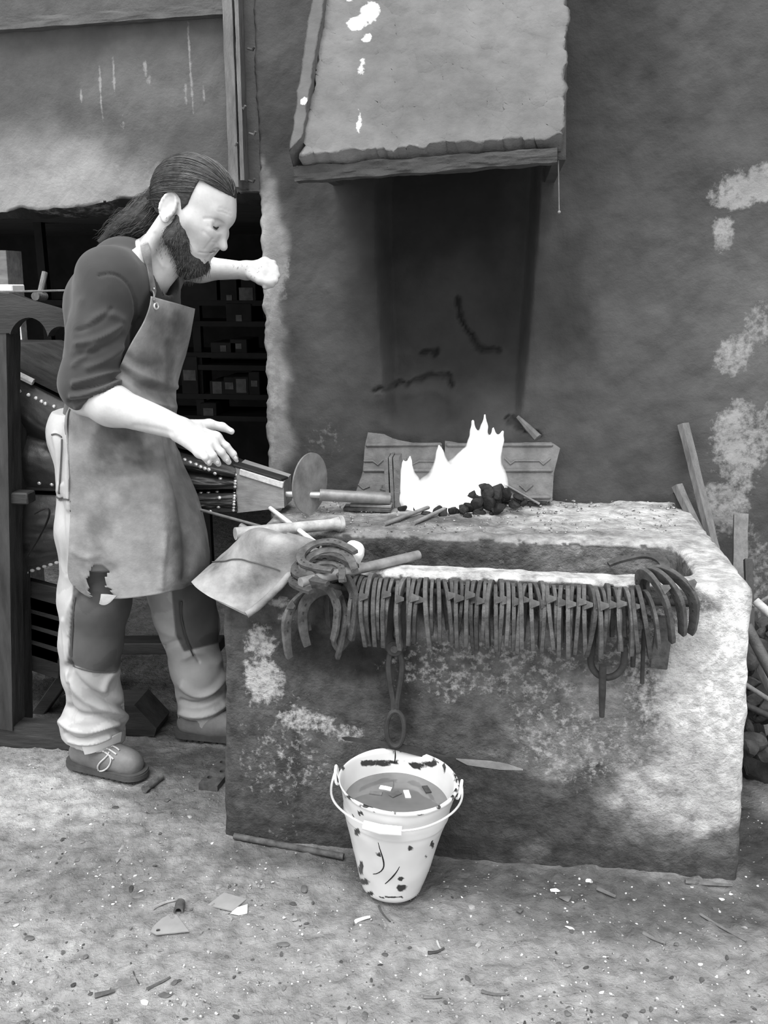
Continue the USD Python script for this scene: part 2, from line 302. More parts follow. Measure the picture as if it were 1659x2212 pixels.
if wall.face_normals[:, 1].mean() > 0: wall.invert()
obj('wall_back', wall, 'plaster', kind='structure', attrs={'tone': tone * .62, 'flake': flake})

# upper-left panel over the opening, with its lintel underside
xs = np.r_[np.linspace(-4.2, -1.9, 12), np.linspace(-1.85, JX, 110)]; bot = np.interp(xs, [-1.68, -1.43, -1.3, -1.16, -.84], [1.675, 1.684, 1.705, 1.713, 1.722]) + (meshkit.fbm(np.c_[xs * 18, xs * 0, xs * 0], 4, 4) - .5) * .02
v = np.r_[np.linspace(0, .36, 84), np.linspace(.38, 1, 16)]; X = np.repeat(xs[:, None], len(v), 1); Z = bot[:, None] + (4.4 - bot[:, None]) * v[None] * 1.0
uv = np.c_[X.ravel(), Z.ravel()]; PY = (WY + .018 - wall_relief(uv, 23) * .8).reshape(X.shape)
ed = (meshkit.fbm(np.c_[xs * 9, xs * 0, xs * 0], 3, 14))[:, None] * .03
und = np.linspace(.38, .02, 9); UX = np.repeat(xs[:, None], 9, 1); UZ = bot[:, None] + .012 * np.sin(und * 40)[None] + np.zeros_like(UX) + (meshkit.fbm(np.stack([UX * 8, und[None] * 30 + 0 * UX, 0 * UX], -1), 3, 2) - .5) * .02
P = np.concatenate([np.stack([UX, WY + und[None] + 0 * UX, UZ], -1), np.stack([X, PY, Z], -1)], 1)
g = grid_mesh(P)
if g.face_normals[:, 1].mean() > 0: g.invert()
UV = np.c_[P[:, :, 0].ravel(), P[:, :, 2].ravel()]
tone = stains(UV, .39, [WB(330, 190, 170, 60, .45, .5), WB(60, 290, 120, 40, .44), WB(110, 400, 240, 95, .6, .25), WB(20, 420, 130, 50, .66), WB(170, 390, 60, 40, .66), WB(430, 350, 80, 80, .38, .3), WB(470, 440, 60, 60, .33)])
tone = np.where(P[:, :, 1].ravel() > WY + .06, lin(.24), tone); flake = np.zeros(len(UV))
for x, y, h in ((213, 200, 60), (240, 165, 40), (258, 265, 38), (308, 145, 18), (408, 150, 90), (395, 200, 28), (434, 200, 22), (168, 205, 18), (316, 175, 16)): flake = np.maximum(flake, .5 * blob(UV, wpx(x, y), (.0055, h / 690), .15, 3, .6))
flake = np.maximum(flake, .3 * blob(UV, wpx(150, 400), (.3, .1), .5, 5))
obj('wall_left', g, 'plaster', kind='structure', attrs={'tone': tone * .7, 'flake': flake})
# raised frame of the panel: plaster beam and timber post
def rough_bar(a, b, w, t, seed, amp=.004, n=40):
    M = frame_to(a, b); L = np.linalg.norm(np.asarray(b) - a); m = bx(w, t, L, (0, 0, L / 2)); 
    m = trimesh.Trimesh(*trimesh.remesh.subdivide_to_size(m.vertices, m.faces, max(L / n, .012))); m.merge_vertices()
    v = m.vertices; c = np.c_[v[:, :2] * .96, v[:, 2]]; m.vertices = v + (meshkit.fbm(v * (60, 60, 14), 3, seed) - .5)[:, None] * 2 * amp * np.sign(v - (0, 0, L / 2)) * (1, 1, 0); m.apply_transform(M); return m
A = lambda x, y, Y: AY(x, y, Y)
b0, b1 = A(-200, 69, 2.945), A(508, 19, 2.945)
bm = rough_bar(b0, b1, .034, .034, 5); obj('trim_1', bm, 'plaster', kind='structure', attrs={'tone': np.full(len(bm.vertices), float(lin(.34))), 'flake': np.zeros(len(bm.vertices))})
t2 = thing('trim_2', None, None, kind='structure')
for k, (x0, x1, w, y) in enumerate(((-.856, -.859, .03, 2.925), (-.826, -.832, .013, 2.93))): obj('batten', rough_bar((x0, y, 3.2), (x1, y, 1.735 + .02 * k), .05 if k else .045, w, 9 + k, .002), 'weathered', t2)
for k, (px, py) in enumerate(((540, 105), (543, 288), (541, 390), (503, 312), (521, 232))): obj('nail', tube([A(px - 4, py, 2.93), A(px + 6, py + 3, 2.905), A(px + 9, py - 4, 2.9)], .004, 6), 'debris_dark', t2)

# dark store room behind the opening
fl = [(-4.2, .0), (JX + .05, 0)]
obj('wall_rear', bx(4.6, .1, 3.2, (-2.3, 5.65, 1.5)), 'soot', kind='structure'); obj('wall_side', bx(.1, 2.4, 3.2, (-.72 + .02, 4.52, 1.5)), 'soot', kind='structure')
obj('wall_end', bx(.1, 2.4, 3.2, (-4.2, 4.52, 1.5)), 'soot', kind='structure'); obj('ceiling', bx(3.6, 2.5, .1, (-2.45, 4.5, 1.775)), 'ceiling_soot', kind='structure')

# ---------------------------------------------------------------- ground
gx = np.r_[np.linspace(-5, -1.95, 14), np.linspace(-1.9, 1.35, 330), np.linspace(1.4, 5, 14)]; gy = np.r_[np.linspace(-5, .75, 16), np.linspace(.8, 3.0, 225), np.linspace(3.1, 5.6, 12)]
X, Y = np.meshgrid(gx, gy, indexing='ij'); q = np.c_[X.ravel(), Y.ravel(), np.zeros(X.size)]
def ground_z(q): q = np.asarray(q, float); q = np.c_[q[:, :2], np.zeros(len(q))]; return (meshkit.fbm(q * 3, 2, 41) - .5) * .02 + (meshkit.fbm(q * (16, 22, 1), 4, 42) - .5) * .014 + np.maximum(meshkit.fbm(q * (38, 60, 1), 3, 43) - .55, 0) * .03 - .004
gz = ground_z(q)
def GB(px, py, rx, ry, s, *o): a = AZ(px, py); return ((a[0], a[1]), (rx / 880, ry / 620), s, *o)
tone = .8 * stains(q[:, :2], .56, [GB(100, 1720, 190, 90, .7, .6), GB(60, 2060, 160, 80, .66, .6), GB(430, 1720, 200, 70, .44), GB(200, 1890, 140, 70, .5), GB(450, 1650, 200, 60, .36), GB(1050, 1890, 420, 55, .36, .4), GB(1400, 1950, 280, 60, .36), GB(1640, 1830, 90, 160, .27), GB(1300, 1990, 200, 40, .42), GB(600, 1850, 160, 35, .42),
    GB(900, 2120, 500, 90, .6), GB(300, 2130, 200, 60, .63), GB(1230, 2090, 150, 30, .58), GB(350, 1560, 200, 60, .36), GB(150, 1500, 300, 110, .3, .3), GB(900, 1980, 160, 25, .55)])
obj('floor', grid_mesh(np.stack([X, Y, gz.reshape(X.shape)], -1)), 'dirt', kind='structure', attrs={'tone': tone})

# ---------------------------------------------------------------- forge block
FX0, FX1, FH = -.69, .6, .75
def forge_sdf(p):
    z = p[:, 2]; bat = (FH - z) * .06
    def rbox(p, lo, hi, r): c = (np.asarray(lo) + hi) / 2; q = np.abs(p - c) - (np.asarray(hi) - lo) / 2 + r; return np.linalg.norm(np.maximum(q, 0), axis=1) + np.minimum(q.max(1), 0) - r
    q = p.copy(); q[:, 0] = np.where(p[:, 0] > 0, p[:, 0] - bat * .5, p[:, 0] + bat * .3); q[:, 1] = p[:, 1] + bat * 1.2
    d = rbox(q, (FX0, 2.095, -.3), (FX1 + .005, 2.925, FH), .022)
    d = smin(d, -1e9, 1e-9) if False else d
    tr = rbox(p, (-.56, 2.182, .6), (.485, 2.43, 1.2), .05)
    d = -smin(-d, tr, .03)
    n = (meshkit.fbm(p * 7, 3, 61) - .5) * .022 + (meshkit.fbm(p * 34, 3, 62) - .5) * .014
    ramp = np.where((p[:, 1] > 2.43) & (z > .7), 1, .75)
    return d + n * ramp
fm, fn = sdf_mesh(forge_sdf, (-.8, 1.92, -.06), (.72, 3.06, .86), .0085, newton=1)
v = fm.vertices; front = v[:, 1] < 2.1
def FB(px, py, rx, ry, s, *o): a = AY(px, py, 2.06); return ((a[0], a[2]), (rx / 890, ry / 890), s, *o)
xz = v[:, [0, 2]]
tf = stains(xz, .34, [FB(1200, 1470, 240, 110, .42, .5), FB(1560, 1550, 120, 260, .85, .35), FB(1570, 1420, 70, 150, .93, .3), FB(1480, 1420, 60, 80, .72), FB(1450, 1700, 130, 110, .68, .5), FB(1580, 1820, 60, 50, .45), FB(1500, 1850, 140, 40, .4), FB(1290, 1600, 160, 60, .5, .5), FB(1290, 1500, 60, 50, .6), FB(760, 1640, 140, 60, .38),
    FB(760, 1430, 150, 45, .2, .3), FB(660, 1395, 60, 40, .2), FB(860, 1500, 40, 100, .27), FB(1050, 1780, 200, 80, .27, .4), FB(600, 1750, 120, 80, .31), FB(640, 1640, 14, 120, .25), FB(1000, 1370, 260, 26, .6, .5), FB(1190, 1660, 40, 30, .55), FB(1150, 1830, 30, 24, .45, .7), FB(540, 1270, 60, 70, .4), FB(1440, 1310, 110, 20, .42), FB(1100, 1640, 70, 20, .45)])
fk = np.full(len(v), .04)
for a, val in ((FB(555, 1390, 42, 38, 1), .42), (FB(560, 1480, 48, 55, 1), .45), (FB(605, 1310, 30, 14, 1), .4), (FB(660, 1560, 70, 26, 1), .38), (FB(740, 1585, 60, 20, 1), .34), (FB(1480, 1480, 160, 200, 1), .34), (FB(1540, 1650, 120, 160, 1), .33), (FB(1100, 1440, 260, 110, 1), .25), (FB(1260, 1600, 200, 110, 1), .25), (FB(620, 1650, 120, 160, 1), .22), (FB(610, 1340, 20, 10, 1), .4)):
    fk = np.maximum(fk, val * blob(xz, *a[:2], .5, 5))
def TB(px, py, rx, ry, s, *o): a = AZ(px, py, FH); return ((a[0], a[1]), (rx / 760, ry / 330), s, *o)
tt = stains(v[:, :2], .66, [TB(760, 1135, 150, 30, .42, .4), TB(950, 1125, 140, 22, .42), TB(1000, 1090, 120, 20, .3), TB(900, 1150, 250, 14, .5), TB(1300, 1110, 200, 36, .74), TB(1340, 1085, 120, 15, .68), TB(1200, 1150, 200, 10, .55)])
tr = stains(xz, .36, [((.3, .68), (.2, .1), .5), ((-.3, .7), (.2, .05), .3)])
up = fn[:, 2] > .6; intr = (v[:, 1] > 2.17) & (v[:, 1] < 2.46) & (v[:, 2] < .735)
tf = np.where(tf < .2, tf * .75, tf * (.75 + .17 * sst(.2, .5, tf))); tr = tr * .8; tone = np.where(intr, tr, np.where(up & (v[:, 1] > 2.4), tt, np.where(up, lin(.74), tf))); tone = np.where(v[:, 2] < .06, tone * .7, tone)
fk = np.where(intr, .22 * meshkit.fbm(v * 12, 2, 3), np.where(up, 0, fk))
fg = thing('forge', 'long low cement forge block with a recessed trough along its top', 'forge')
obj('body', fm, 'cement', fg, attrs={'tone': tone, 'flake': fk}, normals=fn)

# ---------------------------------------------------------------- chimney hood
hd = thing('chimney_hood', 'sloping plastered chimney hood with a chipped white spot, over the forge fire', 'chimney hood')
HL, HR = -.54, .125
def hood_grid(x0, x1, off, nx, nz, seed, amp=.014):
    u, w = np.meshgrid(np.linspace(0, 1, nx), np.linspace(0, 1, nz), indexing='ij'); zb = 1.727 + .034 * u
    z = zb + (2.5 - zb) * w; y = 2.4 + (z - 1.727) * (.35 / .485) + off; x = x0 + (x1 - x0) * u + (.02 * (z - 1.73) * u)
    q = np.stack([x, z, 0 * x], -1); y = y - (meshkit.fbm(q * 9, 4, seed) - .5) * amp * 2 - (meshkit.fbm(q * 45, 3, seed + 1) - .5) * amp * .7; return np.stack([x, y, z], -1)
fp = hood_grid(HL + .02, HR, 0, 90, 100, 71); g = sheet(fp[:, ::-1], .05)
if g.volume < 0: g.invert()
UV = g.vertices[:, [0, 2]]; hpx = lambda x, y: tuple(AY(x, y, 2.4 + max(0, (365 - y)) / 365 * .35)[[0, 2]])
tone = stains(UV, .4, [(hpx(960, 240), (.2, .07), .36, .5), (hpx(900, 120), (.2, .1), .38), (hpx(1100, 60), (.15, .1), .42), (hpx(740, 100), (.05, .12), .42), (hpx(780, 350), (.3, .02), .46, .4), (hpx(1150, 300), (.08, .06), .37)])
fk = np.zeros(len(UV))
for x, y, rx, ry in ((805, 40, 18, 22), (780, 65, 20, 16), (800, 95, 10, 10), (950, 8, 18, 6), (760, 12, 9, 4), (790, 160, 8, 26), (785, 270, 6, 30), (912, 318, 3, 6)): fk = np.maximum(fk, .6 * blob(UV, hpx(x, y), (rx / 720, ry / 720), .35, 2) * (1 if y < 110 else .62))
obj('front_panel', g, 'hood_plaster', hd, attrs={'tone': tone * .98, 'flake': fk})
ep = hood_grid(HL - .008, HL + .022, -.01, 6, 100, 77, .003); g = sheet(ep[:, ::-1], .06)
if g.volume < 0: g.invert()
fl = np.maximum(.62 * blob(g.vertices[:, [0, 2]], hpx(672, 232), (.008, .01), .2, 4), 0)
obj('edge_strip', g, 'hood_plaster', hd, attrs={'tone': np.full(len(g.vertices), float(lin(.34))), 'flake': fl})
lp = rough_bar((HL - .005, 2.405, 1.712), (HR - .01, 2.405, 1.748), .05, .035, 31, .006, 60); obj('lower_lip', lp, 'hood_plaster', hd, attrs={'tone': np.full(len(lp.vertices), float(lin(.26))), 'flake': np.zeros(len(lp.vertices))})
for nm, x in (('side_panel', HL + .005), ('side_panel', HR - .002)):
    pl = Polygon([(2.41, 1.74), (2.97, 1.74), (2.97, 2.52), (2.95, 2.52)]); m = extrude(pl, .03); m.apply_transform(np.array([[0, 0, 1, x - .015], [1, 0, 0, 0], [0, 1, 0, 0], [0, 0, 0, 1.]])); m = trimesh.Trimesh(*trimesh.remesh.subdivide_to_size(m.vertices, m.faces, .05)); obj(nm, m, 'hood_plaster', hd, attrs={'tone': np.full(len(m.vertices), float(lin(.26))), 'flake': np.zeros(len(m.vertices))})
t = thing('hanging_thread', 'thin sooty thread hanging from the right corner of the hood', 'thread', A(1206, 345, 2.42)); obj('thread', tube([A(x, y, 2.42) - A(1206, 345, 2.42) for x, y in ((1206, 340), (1207, 400), (1208, 455))], .0016, 5), 'debris_mid', t); obj('knot', trimesh.creation.icosphere(subdivisions=1, radius=.004).apply_translation(A(1208, 458, 2.42) - A(1206, 345, 2.42)), 'debris_mid', t)
for k, (lab, pts) in enumerate((('left of two frayed sooty strands under the left corner of the hood', ((668, 362), (682, 372), (690, 384), (684, 392))), ('right of two frayed sooty strands under the left corner of the hood', ((718, 362), (722, 374), (716, 390))))):
    c = A(*pts[0], 2.42); t = thing('frayed_strand', lab, 'strand', c); obj('strand', tube(spline([A(x, y, 2.42) - c for x, y in pts], 10), .0028, 5), 'debris_mid', t)
c = A(1140, 922, 2.93); t = thing('wall_wedge', 'rough wooden wedge stuck in the wall above the fireback', 'wedge', c); obj('wedge', tube([A(1118, 900, 2.94) - c, A(1142, 925, 2.92) - c, A(1162, 946, 2.90) - c], [.006, .012, .015], 7), 'weathered', t)

# ---------------------------------------------------------------- things on and around the forge
def pxof(p): q = np.asarray(p) - EYE; z = q @ FW; return np.stack([W / 2 + F * (q @ RT) / z, H / 2 - F * (q @ UP) / z], -1)
_hc = {}
def hit(ms, px, py):
    "first point on the meshes along the ray through a pixel, with the surface normal"
    d = ray(px, py); best = (1e9, None, None)
    for m in ms:
        c = _hc.get(id(m))
        if c is None: q = pxof(m.vertices)[m.faces]; c = _hc[id(m)] = (q.min(1), q.max(1), m)
        i = np.nonzero((c[0][:, 0] <= px) & (c[1][:, 0] >= px) & (c[0][:, 1] <= py) & (c[1][:, 1] >= py))[0]
        if not len(i): continue
        t = m.vertices[m.faces[i]]; a, e1, e2 = t[:, 0], t[:, 1] - t[:, 0], t[:, 2] - t[:, 0]; h = np.cross(d, e2); det = (e1 * h).sum(1); ok = np.abs(det) > 1e-14; inv = 1 / np.where(ok, det, 1)
        s = EYE - a; u = (s * h).sum(1) * inv; q = np.cross(s, e1); v = (q @ d) * inv; w = (e2 * q).sum(1) * inv; ok &= (u >= -1e-6) & (v >= -1e-6) & (u + v <= 1 + 1e-6) & (w > .05)
        if ok.any():
            k = np.nonzero(ok)[0][np.argmin(w[ok])]
            if w[k] < best[0]: n = np.cross(e1[k], e2[k]); n /= np.linalg.norm(n) + 1e-12; best = (w[k], EYE + d * w[k], -n if n @ d > 0 else n)
    return best[1], best[2]
rng = np.random.default_rng(11)
ZT = FH + .004
# fireback: two old relief-cast plates leaning on the wall
fbk = thing('fireback', 'two relief-cast iron plates leaning against the wall behind the fire', 'fireback')
def FBP(px, py, off=0.0): f = (py - 940) / 140; return AY(px, py, 2.925 - .075 * f - off)
def slab(pts, off0, off1):
    a = np.array([FBP(*p, off0) for p in pts]); b = np.array([FBP(*p, off1) for p in pts]); pl = Polygon(pts); n = len(pts)
    v2, f2 = trimesh.creation.triangulate_polygon(pl, engine='earcut'); idx = [int(np.argmin(((np.array(pts) - q) ** 2).sum(1))) for q in v2]; f2 = np.array(idx)[f2]
    r = np.arange(n); s = np.roll(r, -1); m = trimesh.Trimesh(np.vstack([a, b]), np.vstack([f2, f2[:, ::-1] + n, np.stack([r, r + n, s + n], 1), np.stack([r, s + n, s], 1)]), process=False); trimesh.repair.fix_normals(m); return m
plates = [[(795, 934), (830, 938), (850, 948), (890, 956), (955, 958), (957, 1082), (768, 1066), (784, 1018), (788, 965)], [(961, 952), (1000, 958), (1190, 955), (1210, 968), (1196, 1022), (1193, 1082), (961, 1082)]]
for pl in plates:
    m = slab(pl, .03, 0); m = trimesh.Trimesh(*trimesh.remesh.subdivide_to_size(m.vertices, m.faces, .015)); obj('plate', rough(m, .003, 40, 3), 'cast_iron', fbk)
for q in ([(790, 962), (955, 960)], [(784, 1016), (957, 1016)], [(963, 961), (1195, 961)], [(963, 1016), (1194, 1016)], [(770, 1062), (957, 1074)], [(963, 1074), (1190, 1074)]):
    P = [FBP(x, y, .032) for x, y in q]; obj('rail', beam(P[0], P[1], .012, .016, .005, up=(0, 1, 0)), 'cast_iron', fbk)
for q in ([(786, 996), (806, 996), (816, 1004), (832, 989)], [(774, 1046), (785, 1056), (798, 1050)], [(825, 1048), (823, 1056), (832, 1060)], [(1091, 990), (1103, 1002), (1112, 995), (1165, 995), (1173, 1003), (1188, 990)], [(1123, 1048), (1136, 1060), (1150, 1047)], [(880, 990), (892, 1003), (905, 996), (940, 996)], [(1050, 1048), (1040, 1058)]):
    obj('scroll', tube([FBP(x, y, .031) for x, y in q], .0048, 6), 'cast_iron', fbk)
obj('medallion', MB().add(tube([FBP(1066 + 9 * math.cos(a), 992 + 10 * math.sin(a), .031) for a in np.linspace(0, 2 * PI, 17)], .0035, 6, cap=False)).add(tube([FBP(1062 + 6 * x, 987 + 10 * y, .031) for x, y in ((1, 0), (0, .1), (0, .5), (.8, .5), (.9, .9), (0, 1))], .0028, 6)), 'cast_iron', fbk)
# air pipe with flange, tuyere plate, slabs
pa, pb, pc = A(608, 1067, 2.63), A(690, 1069, 2.632), A(842, 1077, 2.69)
ap = thing('air_pipe', 'iron air pipe with a thin round flange, leading from the bellows into the fire', 'pipe')
obj('pipe', tube([pb, pc], .0185, 20), 'steel_rod', ap); obj('inlet_rod', tube([pa, pb + (pb - pa) * .1], .0105, 16), 'steel', ap, 'shiny thin inlet tube')
c = A(670, 1052, 2.628); c[2] = ZT + .094; ax = np.array([.93, -.37, 0]); ax /= np.linalg.norm(ax); 
fl = trimesh.creation.cylinder(.094, .005, sections=48); fl.apply_transform(frame_to(c, c + ax)); obj('flange', fl, 'steel_rod', ap)
base = AZ(852, 1096, FH); ty = thing('tuyere_block', 'upright iron tuyere block standing where the pipe meets the fire', 'tuyere')
hgt = .75 - .0 + (AY(852, 985, base[1])[2] - FH) - .75
ty_b = base.copy()
for nm, dx, w, d in (('plate', -.017, .012, .09), ('plate', -.003, .01, .085), ('block', .014, .02, .075)): obj(nm, rough_bar(base + (dx, .02, .0), base + (dx - .008, .02, hgt - abs(dx) * .2), d, w, 3 + int(w * 1e3), .002, 14), 'cast_iron', ty)
sl = AZ(740, 1103, FH); sr = AZ(850, 1103, FH)
t = thing('iron_slab', 'flat iron slab lying under the air pipe', 'iron bar', (sl + sr) / 2); obj('slab', rough(bx(.15, .05, .012, (0, 0, .008), ch=.002), .001, 60, 2, 2), 'rust', t); obj('slab', rough(bx(.13, .04, .01, (.01, 0, .0195), ch=.002), .001, 60, 5, 2), 'steel_rod', t)
def rod(name, label, cat, a, b, r, m, sides=12, jit=0.0, group=None, flat=None):
    a, b = np.asarray(a, float), np.asarray(b, float); t = thing(name, label, cat, a, group=group); n = 14; P = a + np.linspace(0, 1, n)[:, None] * (b - a) - a
    if jit: P[1:-1] += (np.random.default_rng(int(abs(a[0]) * 1e4) + 1).normal(size=(n - 2, 3)) * jit)
    obj('shaft', tube(P, r, sides) if flat is None else beam(P[0], P[-1], flat[0], flat[1], .0015), m, t); return t
rod('iron_rod', 'thin iron rod heating in the coals, the left of two', 'iron rod', AZ(829, 1133, ZT + .004), AZ(930, 1094, ZT + .012), .0062, 'steel_rod')
rod('iron_rod', 'thin iron rod heating in the coals, the right of two', 'iron rod', AZ(893, 1131, ZT + .004), AZ(975, 1092, ZT + .012), .0062, 'steel_rod')
rod('flat_bar', 'flat bright bar slanting out of the coals to the right', 'iron bar', AZ(1166, 1088, ZT + .006), AY(1068, 1032, 2.83), .01, 'steel_rod', flat=(.018, .006))
# coals
cc = AZ(1010, 1092, FH)
cs = []
for k in range(90):
    a, r = rng.uniform(0, 2 * PI), math.sqrt(rng.uniform(0, 1)); px, py = 1005 + 125 * r * math.cos(a), 1092 + 22 * r * math.sin(a)
    p = AZ(px, py, FH); hgt = .085 * max(0, 1 - ((px - 1045) / 70) ** 2) * max(0, 1 - ((py - 1088) / 24) ** 2) + .018; p[2] = FH + hgt * rng.uniform(.4, 1); cs.append((p, rng.uniform(.015, .03)))
for x, y, s in ((955, 1112, .026), (985, 1100, .024), (1012, 1117, .022), (1030, 1085, .03), (1050, 1062, .03), (1044, 1052, .024), (1077, 1095, .03), (1110, 1088, .026), (1095, 1066, .024), (1130, 1086, .018), (1062, 1110, .016), (920, 1112, .018), (870, 1100, .02), (985, 1065, .02), (1055, 1085, .034), (1020, 1065, .03), (1075, 1062, .03), (1000, 1095, .028), (1035, 1108, .026), (1120, 1075, .02), (1145, 1090, .012), (965, 1090, .024), (1030, 1075, .02)): q = AZ(x, y, FH); cs.append((AY(x, y, min(q[1], 2.70)), s))
protos = []
for k, (p, s) in enumerate(cs):
    lab = 'black lump of coal heaped under the flames'; R = rot(*rng.uniform(0, 6, 3))
    if k < 5: t = thing('coal_lump', lab, 'coal', p, R * (s / .02), group='coals under the fire'); obj('lump', stone(rng, .02, 1.1), 'coal', t); protos.append(t)
    else: dup(protos[k % 5], lab, mat4(p, R * (s / .02)))
# fire
nf = {'lw': ('layer_weight', {'blend': .5}), 'r': ('rgb_ramp', {'ramp': [(0, grey(1)), (.2, grey(.64)), (.4, grey(.36)), (.6, grey(.16)), (.8, grey(.04)), (1, grey(0))]}), 'e': ('emission', {'color': grey(1), 'strength': 1.1}), 't': ('transparent_bsdf', {}), 'm': ('mix_closure', {})}
usdkit.material(stage, '/World/Looks/flame', nf, [('lw.facing', 'r.fac'), ('r.color', 'm.fac'), ('t.BSDF', 'm.closure1'), ('e.emission', 'm.closure2')], surface='m.closure')
fire = thing('fire', 'bright white forge fire blazing over the coals', 'fire', cc); FYY = 2.765
def flame(tongues, name, seed):
    B = Blend()
    for pts, r in tongues:
        P = spline([AY(x, y, FYY + dy) - cc for x, y, dy in pts], 9)
        rr = np.array([.75, 1, 1, .85, .62, .4, .24, .13, .06]) * r * 1.25 / 700
        for i in range(8): B.cone(P[i], P[i + 1], rr[i], rr[i + 1], k=.018)
    V = np.vstack([[AY(x, y, FYY + dy) - cc for x, y, dy in q] for q, r in tongues])
    m, n = sdf_mesh(lambda p: B(p) + (meshkit.fbm(p * (28, 28, 14), 2, seed) - .5) * .009, V.min(0) - .07, V.max(0) + .06, .0038); obj(name, m, 'flame', fire, normals=n)
flame([(((1000, 1088, 0), (1030, 1010, 0), (1047, 896, .01)), 40), (((1000, 1080, .02), (1018, 1000, .01), (1022, 910, 0)), 30), (((1025, 1075, .03), (1055, 1010, 0), (1086, 932, 0)), 32), (((985, 1085, 0), (985, 1040, 0), (1002, 975, 0)), 44), (((1050, 1060, 0), (1072, 1040, -.02), (1066, 985, 0)), 22), (((1035, 1060, 0), (1060, 1000, 0), (1066, 925, 0)), 16)], 'flame', 1)
flame([(((960, 1092, 0), (957, 1040, 0), (948, 962, 0)), 34), (((920, 1095, 0), (930, 1065, 0), (940, 1020, 0)), 34), (((975, 1085, -.03), (965, 1060, -.02), (962, 1000, 0)), 28)], 'flame', 2)
flame([(((885, 1092, 0), (882, 1040, 0), (886, 982, 0)), 22), (((872, 1085, .02), (876, 1040, 0), (870, 990, 0)), 15), (((905, 1098, -.02), (895, 1075, 0), (900, 1035, 0)), 22)], 'flame', 3)
fl_light = UsdLux.SphereLight.Define(stage, str(fire.GetPath()) + '/glow'); fl_light.CreateRadiusAttr(.03); fl_light.CreateIntensityAttr(1.2); fl_light.AddTranslateOp().Set(Gf.Vec3d(0, -.02, .12))
# pole, rods, tube on the left corner
rr_ = AZ(738, 1131, ZT + .018); ll = AZ(508, 1153, ZT + .03); t = thing('pole', 'thick pale pole with a flared round end lying across the forge by the disc', 'pole', rr_); d = ll - rr_; L = np.linalg.norm(d)
P = np.linspace(0, 1, 30)[:, None] * d; rad = np.interp(np.linspace(0, 1, 30), [0, .03, .09, .2, 1], [.021, .022, .0165, .0165, .0175]); m = tube(P, rad, 20); obj('shaft', m, 'pale_metal', t)
e = trimesh.creation.cylinder(.0235, .012, sections=28); e.apply_transform(frame_to(d * .015, -d)); obj('end_disc', e, 'pale_metal', t)
rod('light_rod', 'thin bright rod leaning from the leather pad up to the bellows nozzle', 'rod', AZ(682, 1173, ZT + .02), A(584, 1098, 2.60), .0068, 'paper_white')
rod('thin_poker', 'long thin dark poker lying behind the leather pad', 'poker', A(432, 1101, 2.50), AZ(690, 1172, ZT + .008), .0045, 'steel_rod')
t = thing('short_tube', 'short open metal tube resting on the pole end', 'tube', A(520, 1136, 2.40)); q = A(572, 1166, 2.36) - A(520, 1136, 2.40); tb = trimesh.creation.annulus(.006, .0092, np.linalg.norm(q), sections=20); tb.apply_transform(frame_to(q / 2, q)); obj('tube', tb, 'steel_rod', t)
# leather pad over the corner
def patch(rows, n, m):
    R = [spline(r, m) for r in rows]; return np.stack([spline([r[j] for r in R], n) for j in range(m)], 1)
rows = [[AZ(520, 1172, FH + .03), AZ(560, 1158, FH + .035), AZ(630, 1165, FH + .03), AZ(690, 1178, FH + .022)], [A(480, 1200, 2.24), AZ(540, 1195, FH + .04), AZ(600, 1200, FH + .045), AZ(655, 1208, FH + .03)],
        [A(443, 1230, 2.15), A(495, 1233, 2.09), A(555, 1240, 2.07), A(618, 1246, 2.06)], [A(413, 1258, 2.10), A(445, 1285, 2.06), A(490, 1310, 2.03), A(532, 1328, 2.00)]]
G = patch(rows, 44, 40); G[..., 2] += (meshkit.fbm(G * 9, 3, 4) - .5) * .02; pd = sheet(G, .006); 
if pd.volume < 0: pd.invert()
t = thing('leather_pad', 'worn pale leather pad draped over the left front corner of the forge', 'leather pad'); obj('sheet', pd, 'leather_pad', t)
E1 = spline([A(690, 1180, 2.30), A(655, 1208, 2.22), A(640, 1222, 2.12), A(620, 1248, 2.055), A(580, 1290, 2.02), A(533, 1328, 1.995)], 40); obj('rolled_edge', rough(tube(E1, .009, 10), .002, 60, 1), 'leather_pad', t)
E2 = np.stack([G[26, j] for j in range(2, 36)]) + (0, -.002, .003); obj('seam', tube(E2, .0016, 6), 'seam', t)
